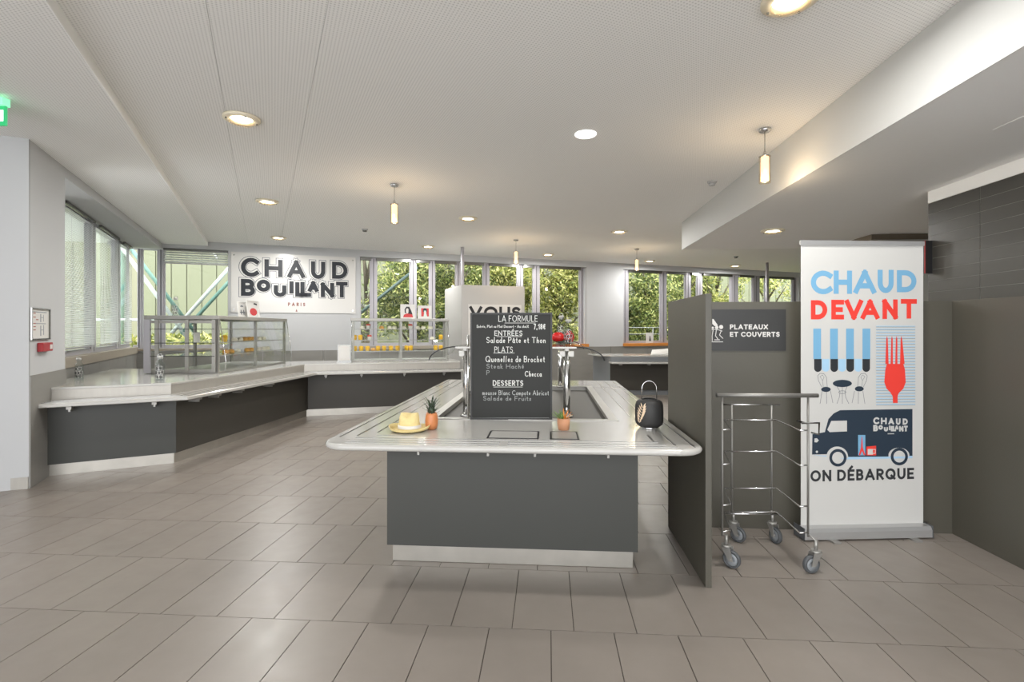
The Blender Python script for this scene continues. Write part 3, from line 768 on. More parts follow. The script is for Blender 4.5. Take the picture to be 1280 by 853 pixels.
# ------------------------------------------------------------------ white block with the VOUS sign, ceiling poles
vf=Frame((-1.014,10.3),(.269,10.75))
vb=thing('white_block','tall white block behind the chalkboard','partition',vf.pt(.5,0,0))
A=Vector(vf.pt(0,0,0)[:2]); B=Vector(vf.pt(vf.L,0,0)[:2]); Cc=Vector(CW(-1.51,11.5)); D_=B+(Cc-A)
MB().prism([tuple(A),tuple(B),tuple(D_),tuple(Cc)],0,2.32).build('body',mat('block_paint',srgb('#b0aeab'),.6),vb,bevel=.01)
vs_=thing('welcome_sign','white sign with heavy black capitals mostly hidden behind the chalkboard','sign',vf.pt(.1,.02,1.8))
a0,z1=vf.px(585,380.5); a1,_=vf.px(651.5,380.5); 
MB().fbox(vf,a0,a1,.002,.012,1.30,z1).build('sign_board',M['signwhite'],vs_)
mb=MB(); u0,v1=vf.px(586.5,383); u1,_=vf.px(650.5,383)
text(mb,'VOUS',u0,v1-.245,.245,.06,lambda u,v: vf.pt(u,.0135,v),width=u1-u0,sp=.12)
mb.build('lettering',M['black'],vs_)
def pole(l,d,z0,lab):
    x,y=CW(l,d); t=thing('ceiling_pole',lab,'pole',(x,y,z0))
    MB().tube([(x,y,z0),(x,y,ZC)],.038,14).build('tube',M['alu'],t)
pole(-1.072,11.08,2.321,'grey steel pole rising from the white block to the ceiling')
pole(6.80,13.65,0,'thin grey steel pole behind the tray bay partition')

# ------------------------------------------------------------------ tray bay partitions
dv=thing('tray_bay','grey laminate tray bay of three panels at the right','partition',(.88,2.88,0))
ZP=1.617
MB().box(.863,.897,2.88,3.76,0,ZP).build('left_panel',M['divider'],dv,bevel=.002)
MB().box(.8971,2.80,3.76,3.79,0,ZP).build('back_panel',M['divider'],dv,bevel=.002)
MB().box(2.80,2.83,2.2,3.79,0,ZP).build('right_panel',M['divider'],dv,bevel=.002)
bf=Frame((.897,3.76),(2.8,3.76),True)
tsn=thing('tray_sign','dark sign reading PLATEAUX ET COUVERTS on the grey partition','sign',bf.pt(.2,.01,1.4))
_,zt=bf.px(935,387); _,zb=bf.px(935,438.5); ar=bf.s_px(982)
MB().fbox(bf,0.0015,ar,.001,.006,zb,zt).build('sign_board',mat('sign_dark',srgb('#292928'),.4),tsn)
mb=MB()
for s_,(xa,ya),(xb,yb),h_ in (('PLATEAUX',(912,412),(959.5,412),6.2),('ET COUVERTS',(912,421.2),(974,421.2),6.2)):
    u0,v0=bf.px(xa,ya); u1,_=bf.px(xb,yb); text(mb,s_,u0,v0,h_*.00571,.0078,lambda u,v: bf.pt(u,.0068,v),width=u1-u0,sp=.14)
mb.build('lettering',M['paper'],tsn)
mb=MB()
def bp(px,py): u,v=bf.px(px,py); return bf.pt(u,.0068,v)
mb.poly([bp(890,399),bp(891.5,399),bp(897,407),bp(893,408),bp(890,405)])
for cx_,cy_,r_ in ((895.5,409.5,2.2),(901,409,2.6),(890.5,410,1.5)):
    mb.poly([bp(cx_+r_*math.cos(a),cy_+r_*math.sin(a)) for a in [2*math.pi*i/10 for i in range(10)]])
for pts in ([(889.6,412.5),(893,412),(898,412.5),(902,414)],[(891,413),(889.8,420),(890,426)],[(895,413),(894,420),(897,424)],[(901,414),(899,419),(903,423)],[(889.6,427.5),(903,427.5)],[(893,425),(899,425)]):
    for a,b in zip(pts,pts[1:]):
        ua,va=bf.px(*a); ub,vb_=bf.px(*b); ribbon(mb,[(ua,va),(ub,vb_)],.005,lambda u,v: bf.pt(u,.0068,v))
mb.build('pictogram',M['paper'],tsn)
# ------------------------------------------------------------------ roll-up banner
bn=Frame((1.965,3.43),(2.832,3.475))
W_=bn.L
rb=thing('roll_up_banner','tall white roll-up banner with blue and red print in the tray bay','banner',bn.pt(W_/2,0,0))
prof=[(-.10,.012),(-.10,.05),(-.085,.075),(-.05,.088),(.0,.082),(.012,.06),(.012,.012)]
vs=[bn.pt(-.012,n-.0,z) for n,z in prof]+[bn.pt(W_+.012,n,z) for n,z in prof]; k=len(prof)
MB().add(vs,[(i,(i+1)%k,k+(i+1)%k,k+i) for i in range(k)]+[tuple(range(k-1,-1,-1)),tuple(range(k,2*k))]).build('cassette',mat('satin_alu',srgb('#b9b9b8'),.35,metal=.6),rb)
for a in (-.016,W_+.012):
    MB().fbox(bn,a,a+.004,-.105,.016,.010,.09).build('end_cap',M['rubber'],rb)
for a in (.16,.72):
    MB().fbox(bn,a,a+.05,-.08,.06,0,.012).build('foot',M['steel'],rb)
MB().fbox(bn,.0,W_,-.05,-.0485,.083,2.0).build('sheet',mat('banner_cloth',srgb('#c3c2be'),.55),rb)
MB().fbox(bn,-.004,W_+.004,-.058,-.040,1.995,2.025).build('top_rail',mat('rail_alu',srgb('#b9b9b8'),.35,metal=.6),rb)
MB().tube([bn.pt(W_/2,-.075,.08),bn.pt(W_/2,-.075,2.0)],.009,8).build('mast',M['dchrome'],rb)
sh=Frame(bn.pt(0,-.0485,0)[:2],bn.pt(W_,-.0485,0)[:2],True)
def P_(n): return lambda u,v: sh.pt(u,n,v)
def q(px,py): return sh.px(px,py)
lb=mat('banner_blue',srgb('#6fa3c4'),.6); rd=mat('banner_red',srgb('#e03a2f'),.6); nv=mat('banner_navy',srgb('#1d2d3c'),.6); pl=mat('banner_pale_blue',srgb('#9fc3dc'),.6); bk=mat('banner_black',srgb('#23262a'),.6); ltw=mat('banner_white',srgb('#c3c2be'),.6)
def gbox(mb,ch,x0,y0,x1,y1,tpx,n): # letter in a measured box of the print
    u0,v0=q(x0,y1); u1,v1=q(x1,y0); glyph(mb,ch,u0,v0,u1,v1,tpx*.00545,P_(n))
mb=MB()
for ch_,b in zip('CHAUD',((1013.5,338.5,1041,368),(1042,338.5,1065,367.5),(1067,338,1095,367),(1097,337.5,1117,366.5),(1121,338,1145.5,365.5))): gbox(mb,ch_,b[0],b[1],b[2],b[3],6.6,.0006)
mb.build('blue_title',lb,rb)
mb=MB()
for ch_,b in zip('DEVANT',((1013.5,375.5,1034,399.5),(1039,375,1055,399.5),(1056,375,1078.5,399.5),(1076,375,1099,399),(1103,374.5,1122,399),(1126,374,1146,398.5))): gbox(mb,ch_,b[0],b[1],b[2],b[3],6.0,.0006)
mb.build('red_title',rd,rb)
def pp(mb,pts,n): mb.poly([P_(n)(*q(*p)) for p in pts])
def circ(cx_,cy_,rx,ry=None,n=24,a0=0,a1=360): ry=ry or rx; return [(cx_+rx*math.cos(math.radians(a0+(a1-a0)*i/n)),cy_+ry*math.sin(math.radians(a0+(a1-a0)*i/n))) for i in range(n+(a1-a0!=360))]
for x in (1016.5,1037.5,1057.5,1078): a=MB(); pp(a,[(x,411),(x+9.8,411),(x+9.8,449),(x,449)],.0006); a.build('awning_stripe',lb,rb)
for x in (1017.5,1038,1058,1078): b=MB(); pp(b,[(x,449),(x+9.4,449)]+circ(x+4.7,460.5,4.7,4.7,12,0,180),.0008); b.build('dark_scallop',bk,rb)
for x in (1027.3,1047.8,1067.8): c=MB(); pp(c,[(x,449),(x+9.6,449)]+circ(x+4.8,460.3,4.8,4.6,12,0,180),.0006); c.build('pale_scallop',pl,rb)
# striped field and fork
mb=MB()
for i in range(28):
    y=408+i*3.62; u0,v=q(1095,y); u1,_=q(1144,y); ribbon(mb,[(u0,v),(u1,v)],.0050,P_(.0006),False)
mb.build('stripe_field',pl,rb)
mb=MB()
for i in range(28):
    y=409+i*3.62; u0,v=q(1095,y); u1,_=q(1144,y); ribbon(mb,[(u0,v),(u1,v)],.0022,P_(.0008),False)
mb.build('stripe_lines',mat('banner_slate',srgb('#4f6f7d'),.6),rb)
fk=MB()
pp(fk,[(1105.2,478),(1106.5,462),(1108.5,455),(1129,455),(1131,462),(1132,478),(1129,486),(1123,492),(1121.8,496),(1122,504),(1116,504),(1115.8,496),(1113,491),(1108,486)],.0012)
for x0,x1,xt in ((1106.3,1110.6,1108.6),(1112.8,1116.0,1114.8),(1118.6,1121.6,1120.6),(1124.6,1130.6,1126.6)):
    pp(fk,[(x0+.2,455.2),(xt-.9,424),(xt,420),(xt+.9,424),(x1,455.2)],.0012)
fk.build('red_fork',rd,rb)
# chairs and table
mb=MB(); fl_=MB()
def ln2(pts,t=.0032,n=.0008):
    ribbon(mb,[q(*p) for p in pts],t,P_(n),False)
pp(fl_,circ(1052.8,479.6,12,4.6),.001); pp(fl_,circ(1032.3,487,6,3.2),.001); pp(fl_,circ(1074,486.3,5.6,3.2),.001)
fl_.build('table_and_seats',nv,rb)
for s_,cx_ in ((1,1027),(-1,1079)):
    ln2([(cx_+s_*7,484),(cx_+s_*6,472),(cx_+s_*3,467.5),(cx_-s_*2,467),(cx_-s_*5,470),(cx_-s_*4,476),(cx_,484)])
    ln2([(cx_+s_*2,484),(cx_+s_*1,476),(cx_-s_*2,471),(cx_+s_*1,469),(cx_+s_*3,472),(cx_+s_*1,476)],.0025)
    ln2([(cx_+s_*.5,489),(cx_-s_*2,505)]); ln2([(cx_+s_*6,490),(cx_+s_*6.3,505)]); ln2([(cx_+s_*11,489),(cx_+s_*14,504)])
ln2([(1046,483),(1050,490),(1049,497),(1046,505)]); ln2([(1059,483),(1056,490),(1057,497),(1061,505)]); ln2([(1052.8,484),(1052.8,505)])
ln2(circ(1052.8,490.5,4.6,1.8,16)+[(1057.4,490.5)])
mb.build('bistro_line_drawing',mat('banner_grey',srgb('#6a6f73'),.6),rb)
# van
mb=MB()
pp(mb,[(1015.5,543),(1016,543),(1031,540.5),(1035.5,524),(1042,517),(1050,513),(1140.5,511.5),(1140.5,570),(1109,571),(1062,571.5),(1040,570),(1034,568),(1015,568.5)],.0006)
mb.build('van_body',nv,rb)
mb=MB(); pp(mb,[(1015.5,569),(1062,571.4),(1140.5,569.9),(1140.5,573),(1060,574.5)],.0004); mb.build('van_sill',pl,rb)
pw_=[]
def pz(nm,pts,n): m_=MB(); pp(m_,pts,n); m_.build(nm,ltw,rb)
pz('van_window',[(1034,537.5),(1039,526.5),(1058.6,526),(1058.6,539.5),(1037,540.5)],.0009)
pz('wheel_arch',circ(1046.5,571,13.4,12.5,24,180,360)+[(1060,573),(1033,573)],.0008); pz('wheel_arch',circ(1123.5,569,13,9,24,180,360)+[(1136.5,571),(1110.5,571)],.0008)
pz('headlight',[(1018,548.5),(1021,548),(1023.5,550.8),(1021,553.3),(1018,553)],.0009); pz('fog_light',circ(1021,565,1.4),.0009)
mb=MB()
for cx_,cy_ in ((1047.3,572.5),(1124,571)):
    mb=MB(); n=28; o_=circ(cx_,cy_,10.8,11,n); i_=circ(cx_,cy_,7.3,7.4,n)
    V=[P_(.0011)(*q(*p)) for p in o_+i_]; mb.add(V,[(j,(j+1)%n,n+(j+1)%n,n+j) for j in range(n)]); mb.build('van_wheel',nv,rb)
mb=MB(); pp(mb,[(1072.5,544),(1081.5,544),(1081.5,569.5),(1072.5,569.5)],.0009); mb.build('blue_poster',lb,rb)
mb=MB()
pp(mb,[(1073.2,569.2),(1076,560),(1077,546),(1077.6,546),(1078.4,560),(1081.6,569.2),(1079.5,569.2),(1077.4,564),(1075.2,569.2)],.0011)
pp(mb,[(1083,558.5),(1095,557.5),(1095,569.5),(1083,569.5)],.0009); mb.build('red_tower_and_square',rd,rb)
mb=MB(); pp(mb,[(1084.5,561.5),(1091,561.5),(1091,568.5),(1084.5,568.5)],.0012); u0,v0=q(1091,567);u1,v1=q(1094,562); ribbon(mb,[(u0,v1),(u1,v1),(u1,v0),(u0,v0)],.004,P_(.0012)); mb.build('white_cup',ltw,rb)
# logo arrangement, boxes measured on the large wall sign
LOGO=[('C',130,100,315,290),('H',365,118,545,292),('A',595,128,770,300),('U',830,138,972,312),('D',1040,142,1195,312),
('B',130,312,272,482),('O',288,318,425,440),('U',458,375,585,490),('i',614,325,645,458),('L',672,345,790,490),('L',724,342,832,490),('A',800,335,905,440),('N',928,350,1062,495),('T',1080,340,1195,497)]
def logo(mb,fn,x0,y0,x1,y1,t,ts=None,dx=0,dy=0):
    for ch_,a,b,c_,d in LOGO:
        U0=x0+(a-130)/1065*(x1-x0); U1=x0+(c_-130)/1065*(x1-x0); V0=y0+(497-d)/397*(y1-y0); V1=y0+(497-b)/397*(y1-y0)
        if ch_=='i': U1=U0+t
        glyph(mb,ch_,U0,V0,U1,V1,t,fn,dx,dy,ts)
mb=MB(); u0,v0=q(1091.5,540); u1,v1=q(1134.5,521.5); logo(mb,P_(.0009),u0,v0,u1,v1,.0115)
uu,vv=q(1110,542.5); u2,_=q(1117,542.5); ribbon(mb,[(uu,vv),(u2,vv)],.006,P_(.0009)); mb.build('van_logo',ltw,rb)
mb=MB(); u0,v0=q(1013,602.5); u1,_=q(1142.5,602.5)
fr_=P_(.0006)
slope=(q(1142.5,599)[1]-v0)/(u1-u0)
text(mb,'ON DÉBARQUE',u0,v0,.077,.0165,lambda u,v: fr_(u,v+slope*(u-u0)),width=u1-u0,sp=.16)
mb.build('black_caption',bk,rb)

# ------------------------------------------------------------------ wall sign
a0=back.s_px(288.5); a1=back.s_px(444.5); 
zt_=H+0; _,zt=back.px(366,318.5); _,zb=back.px(366,391.5)
ws=thing('wall_sign','large white wall sign with navy lettering above the counter on the back wall','sign',back.pt((a0+a1)/2,.01,zb))
MB().fbox(back,a0,a1,.006,.014,zb,zt).build('sign_board',M['signwhite'],ws,bevel=.002)
for x,z in ((a0+.06,zt-.06),(a1-.06,zt-.06),(a0+.06,zb+.06),(a1-.06,zb+.06)):
    MB().tube([back.pt(x,.003,z),back.pt(x,.022,z)],.014,10).build('stud',M['chrome'],ws)
def bpx(cx_,cy_): return back.px(285+cx_/8,310+cy_/8)
def logowall(mb,n,t,ts,dx,dy):
    fn=lambda u,v: back.pt(u,n,v)
    for ch_,a,b,c_,d in LOGO:
        U0,V0=bpx(a,d); U1,V1=bpx(c_,b)
        # keep top and bottom level: measure both on the letter's middle
        _,V0=bpx((a+c_)/2,d); _,V1=bpx((a+c_)/2,b)
        if ch_=='i': U1=U0+t
        glyph(mb,ch_,U0,V0,U1,V1,t,fn,dx,dy,ts)
T=.085
for nm,n,ts,m_ in (('letter_outline',.0146,T+.064,M['inkgrey']),('letter_gap',.0152,T+.040,M['signwhite'])):
    mb=MB(); logowall(mb,n,T,ts,-.012,.006); mb.build(nm,m_,ws)
mb=MB(); logowall(mb,.0158,T,None,0,0); mb.build('lettering',M['ink'],ws)
mb=MB(); u0,v0=bpx(600,582); u1,_=bpx(772,582); text(mb,'PARIS',u0,v0,.075,.017,lambda u,v: back.pt(u,.0158,v),width=u1-u0,sp=.55)
u,v=bpx(686,625); mb.poly([back.pt(u-.02,.0158,v-.03),back.pt(u+.02,.0158,v-.03),back.pt(u,.0158,v+.03)])
mb.build('small_lettering',mat('sign_red_brown',srgb('#8a5a52'),.5),ws)

# ------------------------------------------------------------------ trolley
tr=thing('tray_trolley','chrome wire tray trolley with four castors standing in front of the banner','trolley',(1.3,3.3,0))
def c2(l,d,z): x,y=CW(l,d); return (x,y,z)
FL=(1.252,3.05); FR=(1.755,3.035); BL=(1.477,3.44); BR=(1.744,3.44)
R1=.0065
for nm,P,zb_,zt_ in (('front_post',FL,.19,1.02),('front_post',FR,.19,1.02),('back_post',BL,.17,.91),('back_post',BR,.17,.91)):
    MB().tube([c2(P[0],P[1],zb_),c2(P[0],P[1],zt_)],R1,10).build(nm,M['satin'],tr)
MB().tube([c2(1.218,3.05,1.028),c2(1.812,3.032,1.028)],.0125,14).build('handle_bar',M['satin'],tr)
MB().tube([c2(1.42,3.445,.915),c2(1.80,3.44,.912)],.006,8).build('top_rail',M['chrome'],tr)
for z in (.822,.615,.372,.215):
    MB().tube([c2(FL[0],FL[1],z),c2(1.306,3.06,z),c2(1.395,3.37,z+.002),c2(1.745,3.375,z),c2(1.703,3.03,z),c2(FR[0],FR[1],z)],.0045,8).build('shelf_rail',M['chrome'],tr)
MB().tube([c2(1.40,3.43,.185),c2(1.79,3.42,.185)],.006,8).build('base_rail',M['chrome'],tr)
MB().tube([c2(FR[0],FR[1],.86),c2(1.70,3.05,.875),c2(1.70,3.0,.87),c2(1.80,3.0,.872),c2(1.81,3.02,.80),c2(1.77,3.03,.81)],.0045,8).build('hook',M['dchrome'],tr)
def caster(l,d,ang,connect):
    x,y=CW(l,d); R_=.052; ox,oy=math.cos(ang)*.032,math.sin(ang)*.032; wx,wy=-math.sin(ang),math.cos(ang)
    f=MB()
    f.tube([(x,y,.128),(x,y,.19)],.010,10).tube([(x,y,.118),(x,y,.132)],.028,16)
    f.tube([c2(connect[0],connect[1],.185) if False else (x,y,.185),c2(connect[0],connect[1],.205)],.006,8)
    for s_ in (-1,1):
        a_=Vector((x,y,0)); o=Vector((ox,oy,0)); w=Vector((wx,wy,0))*.021*s_; f2=Vector((math.cos(ang),math.sin(ang),0))
        th=Vector((wx,wy,0))*.002
        pts=[a_-f2*.024+w+Vector((0,0,.122)), a_+f2*.03+w+Vector((0,0,.122)), a_+o+f2*.014+w+Vector((0,0,.045)), a_+o-f2*.012+w+Vector((0,0,.045))]
        v=[p-th for p in pts]+[p+th for p in pts]
        f.add([tuple(p) for p in v],[(0,3,2,1),(4,5,6,7),(0,1,5,4),(1,2,6,5),(2,3,7,6),(3,0,4,7)])
    c=f.build('castor',M['steel'],tr)
    ctr=Vector((x+ox,y+oy,R_)); w=Vector((wx,wy,0)); u=Vector((math.cos(ang),math.sin(ang),0)); z=Vector((0,0,1))
    def wheel(prof,name,m_):
        mb=MB(); n=28; vs=[]
        for r_,o in prof:
            for j in range(n):
                t=2*math.pi*j/n; p=ctr+w*o+(u*math.cos(t)+z*math.sin(t))*r_; vs.append(tuple(p))
        k=len(prof); mb.add(vs,[(i*n+j,i*n+(j+1)%n,((i+1)%k)*n+(j+1)%n,((i+1)%k)*n+j) for i in range(k) for j in range(n)],True)
        return mb.build(name,m_,c)
    wheel([(R_-.014,-.012),(R_-.004,-.013),(R_,-.007),(R_,.007),(R_-.004,.013),(R_-.014,.012)],'tyre',M['rubber'])
    wheel([(.004,-.009),(R_-.0135,-.010),(R_-.0135,.010),(.004,.009)],'wheel_disc',mat('wheel_grey',srgb('#85898c'),.5))
    mb=MB(); mb.tube([tuple(ctr-w*.026),tuple(ctr+w*.026)],.007,10); mb.build('axle',M['steel'],c)
caster(1.285,3.07,math.radians(-40),FL)
caster(1.775,2.99,math.radians(195),FR)
caster(1.487,3.44,math.radians(-45),BL)
caster(1.744,3.43,math.radians(-75),BR)

# ------------------------------------------------------------------ display cases
def case(name,lab,fr,L_,W,zt,zb,nmid,shelves,glass_side):
    """fr: frame along the front edge, n towards the customers; the body stands behind it"""
    t=thing(name,lab,'display case',fr.pt(L_/2,-W/2,zb))
    MB().fbox(fr,-.02,L_+.02,-W-.01,.02,zt-.05,zt).build('canopy',M['steel'],t,bevel=.004)
    MB().fbox(fr,0,L_,-W,0,zb,zb+.02).build('base_tray',M['steel'],t)
    for i in range(nmid):
        a=L_*i/(nmid-1)
        a=min(max(a,.02),L_-.02)
        MB().fbox(fr,a-.02,a+.02,-.03,0,zb+.02,zt-.05).build('front_post',M['steel'],t)
        MB().fbox(fr,a-.02,a+.02,-W,-W+.03,zb+.02,zt-.05).build('back_post',M['steel'],t)
    for z in shelves:
        s_=MB().fbox(fr,.03,L_-.03,-W+.03,-.035,z,z+.008).build('glass_shelf',M['glass'],t)
        MB().fbox(fr,.03,L_-.03,-.035,-.028,z-.002,z+.010).build('shelf_edge',M['steel'],s_)
    # sloping front glass
    a,b=(0,L_)
    v=[fr.pt(a,.02,zt-.05),fr.pt(b,.02,zt-.05),fr.pt(b,.10,zb+.16),fr.pt(a,.10,zb+.16)]
    g=MB().add(v+[fr.pt(b,.09,zb+.02),fr.pt(a,.09,zb+.02)],[(0,1,2,3),(3,2,4,5)]).build('front_glass',M['glass'],t)
    m_=g.modifiers.new('t','SOLIDIFY'); m_.thickness=.006
    for i in range(2):
        a=(0,L_)[i]; v=[fr.pt(a,0,zb+.02),fr.pt(a,-W,zb+.02),fr.pt(a,-W,zt-.05),fr.pt(a,0,zt-.05)]
        MB().poly(v).build('end_glass',M['glass'],t)
        MB().tube([fr.pt(a,.02,zt-.05),fr.pt(a,.10,zb+.16),fr.pt(a,.09,zb+.02)],.005,6).build('glass_edge',M['chrome'],t)
    return t
c1=Frame((-3.80,6.62),(-3.87,8.75))
case('display_case','long glass display case with steel canopy on the left counter',c1,c1.L,.92,1.60,.852,3,(1.07,1.24,1.42),None)
c2f=Frame((-2.86,9.14),(-1.20,9.61))
case('display_case','wide glass display case full of cakes below the two framed prints',c2f,c2f.L,.40,1.62,.852,3,(1.02,1.22,1.42),None)
# end face of the left case: steel frame of small compartments
ef=Frame(c1.pt(0,0,0)[:2],c1.pt(0,-.92,0)[:2],True)
cg=thing('case_sliding_frame','steel frame with sliding doors at the near end of the left display case','frame',ef.pt(.4,.02,.86))
mb=MB()
MB().fbox(ef,.84,.92,.012,.035,.856,1.548).build('side_stile',M['alu'],cg)
for a in (.02,.36,.74): MB().fbox(ef,a,a+.045,.012,.03,.87,1.545).build('stile',M['steel'],cg)
for z in (.87,1.50): MB().fbox(ef,.03,.84,.008,.012,z,z+.035).build('cross_rail',M['steel'],cg)
for z in (1.07,1.24,1.42): MB().fbox(ef,.03,.84,.012,.034,z,z+.008).build('shelf_rail',M['black'],cg)

# cakes
ylw=mat('cake_yellow',srgb('#eebb2c'),.6,var=.15,scale=60); gold=mat('cake_golden',srgb('#d9a04e'),.6,var=.2,scale=60)
redc=mat('cake_red',srgb('#d9533f'),.4,var=.1,scale=60); crm=mat('cake_cream',srgb('#e8e2d0'),.6,var=.05,scale=60); gls=mat('cake_cup',srgb('#dcdcd8'),.2)
def cake_proto(kind):
    m_={'y':ylw,'g':gold,'r':redc,'c':crm}[kind]
    nm={'y':'fruit_cup','g':'golden_cake','r':'berry_cup','c':'cream_cake'}[kind]
    t=thing(nm,None,'cake',(0,0,0))
    if kind in 'yr':
        MB().lathe([(.030,0),(.034,.002),(.040,.055),(.040,.06)],(0,0,0),14).build('cup',gls if kind=='r' else m_,t)
        MB().lathe([(.039,.055),(.041,.075),(.030,.09),(.0,.094)],(0,0,0),14).build('filling',m_,t)
    else:
        MB().lathe([(.030,0),(.042,.004),(.046,.02),(.040,.028)],(0,0,0),14).build('tartlet',gold if kind=='g' else crm,t)
        MB().lathe([(.040,.027),(.041,.040),(.028,.052),(.0,.058)],(0,0,0),14).build('topping',m_,t)
    return t
prot={}
names={'y':'yellow fruit cup','g':'golden round cake','r':'red berry cup','c':'pale cream cake'}
ordn=['first','second','third','fourth','fifth','sixth','seventh','eighth','ninth','tenth','eleventh','twelfth']
def cake_row(fr,zz,items,n,shelf,grp):
    cnt={}
    tot={}
    for k,_ in items: tot[k]=tot.get(k,0)+1
    for k,px in items:
        if k not in prot: prot[k]=cake_proto(k); o=prot[k]
        else: o=clone(prot[k])
        cnt[k]=cnt.get(k,0)+1
        # position behind the front edge
        f2=Frame(fr.pt(0,n,0)[:2],fr.pt(fr.L,n,0)[:2],True); a=f2.s_px(px)
        place(o,f2.pt(a,0,zz+.0085),0,('%s on %s'%(names[k],shelf) if tot[k]==1 else '%s from the left among the %ss on %s'%(ordn[cnt[k]-1],names[k],shelf)),grp)
cake_row(c2f,1.02,[('y',443.5),('y',451.5),('y',459.5),('g',466.5),('y',472.5),('y',480),('y',488.5),('y',497),('y',508),('y',513.5),('y',544.5),('y',551)],-.12,'the lowest far case shelf','cakes in the far display case')
cake_row(c2f,1.22,[('y',443.2),('y',450.5),('r',462),('c',540),('y',551)],-.12,'the middle far case shelf','cakes in the far display case')
cake_row(c2f,1.42,[('c',453),('r',460.5),('g',477),('c',487),('c',493),('c',505),('r',513),('c',522),('c',529),('c',538)],-.12,'the top far case shelf','cakes in the far display case')
cake_row(c1,1.24,[('y',280.5),('c',293),('c',300),('g',306),('g',311),('g',316),('c',323),('c',329)],-.25,'the upper left case shelf','cakes in the left display case')
cake_row(c1,1.07,[('g',282),('g',289),('c',297),('g',309),('g',314),('c',322),('c',329),('c',334)],-.25,'the lower left case shelf','cakes in the left display case')
# price card in left case
pc=thing('price_card','white card standing on the upper shelf of the left case','card',c1.pt(.12,-.5,1.25))
a=c1.s_px(279); MB().fbox(c1,.05,.19,-.34,-.336,1.249,1.38).build('card',M['paper'],pc)
# ------------------------------------------------------------------ framed prints, holders, bottles
def print_frame(fr,px0,px1,z0,hh,n,lab,motif,grp=None,lean=.03,m_frame='paper'):
    f2=Frame(fr.pt(0,n,0)[:2],fr.pt(fr.L,n,0)[:2],True)
    a0,a1=f2.s_px(px0),f2.s_px(px1)
    t=thing('framed_print',lab,'picture',f2.pt((a0+a1)/2,0,z0),grp)
    w=a1-a0
    def L(u,v,k=0):   # leaning back
        return f2.pt(a0+u*w, k-lean*v, z0+v*hh)
    def slab(mb,u0,u1,v0,v1,k0,k1):
        P=[L(u0,v0,k0),L(u1,v0,k0),L(u1,v1,k0),L(u0,v1,k0),L(u0,v0,k1),L(u1,v0,k1),L(u1,v1,k1),L(u0,v1,k1)]
        mb.add(P,[(0,3,2,1),(4,5,6,7),(0,1,5,4),(1,2,6,5),(2,3,7,6),(3,0,4,7)])
    mb=MB()
    for u0,u1,v0,v1 in ((0,.07,0,1),(.93,1,0,1),(.07,.93,0,.06),(.07,.93,.94,1)): slab(mb,u0,u1,v0,v1,0,.014)
    mb.build('frame',M[m_frame],t)
    mb=MB(); slab(mb,.07,.93,.06,.94,.0,.006); mb.build('print',M['paper'],t)
    motif(lambda u,v,k=.0075: L(u,v,k),t)
    return t
pr=mat('print_red',srgb('#c33a3c'),.6); pk=mat('print_black',srgb('#2a2a2e'),.6)
def woman(L,t):
    mb=MB(); mb.poly([L(.18,.10),(L(.86,.10)),L(.80,.30),L(.62,.36),L(.42,.36),L(.24,.28)]); mb.build('red_dress',pr,t)
    mb=MB(); mb.poly([L(.30,.40,.0085),L(.28,.65,.0085),L(.40,.84,.0085),L(.60,.84,.0085),L(.72,.60,.0085),L(.82,.30,.0085),L(.60,.34,.0085)]); mb.build('dark_hair',pk,t)
    mb=MB(); mb.poly([L(.38,.45,.0095),L(.36,.62,.0095),L(.46,.74,.0095),L(.55,.66,.0095),L(.54,.45,.0095),L(.5,.36,.0095),L(.42,.36,.0095)]); mb.build('pale_face',M['paper'],t)
def portrait(L,t):
    mb=MB(); mb.poly([L(.26,.18),L(.80,.18),L(.80,.80),L(.26,.80)]); mb.build('red_ground',pr,t)
    mb=MB(); mb.poly([L(.38,.55,.0085),L(.40,.74,.0085),L(.52,.82,.0085),L(.66,.74,.0085),L(.68,.55,.0085),L(.60,.5,.0085),L(.46,.5,.0085)]); mb.build('dark_hair',pk,t)
    mb=MB(); mb.poly([L(.42,.14,.0095),L(.68,.14,.0095),L(.62,.40,.0095),L(.60,.62,.0095),L(.46,.62,.0095),L(.46,.40,.0095)]); mb.build('pale_figure',mat('print_pale',srgb('#c9d6cf'),.6),t)
print_frame(c2f,500.5,519,1.62,.27,-.18,'framed print of a dark haired woman in red on the far case',woman)
print_frame(c2f,522,539.5,1.62,.25,-.18,'framed print of a figure on a red square on the far case',portrait)
def glyphs(L,t):
    mb=MB(); mb.poly([L(.3,.68),L(.7,.68),L(.6,.78),L(.4,.78)])
    for u in (.3,.6): mb.poly([L(u,.2),L(u+.12,.2),L(u+.12,.5),L(u,.5)])
    mb.poly([L(.2,.30),L(.8,.34),L(.8,.40),L(.2,.36)]); mb.build('grey_motif',mat('print_grey',srgb('#6f7278'),.6),t)
def redface(L,t):
    mb=MB(); mb.poly([L(.55,.80),L(.85,.74),L(.85,.84),L(.62,.88)]); mb.build('dark_motif',pk,t)
    mb=MB(); mb.poly([L(.5+.3*math.cos(x),.36+.22*math.sin(x)) for x in [2*math.pi*i/12 for i in range(12)]]); mb.build('red_motif',pr,t)
print_frame(c1,298,308.5,1.60,.25,-.35,'pale print with a small grey motif, left of the pair on the left case',glyphs)
print_frame(c1,309.5,324.5,1.60,.28,-.28,'white print with a red round motif on the left display case',redface)
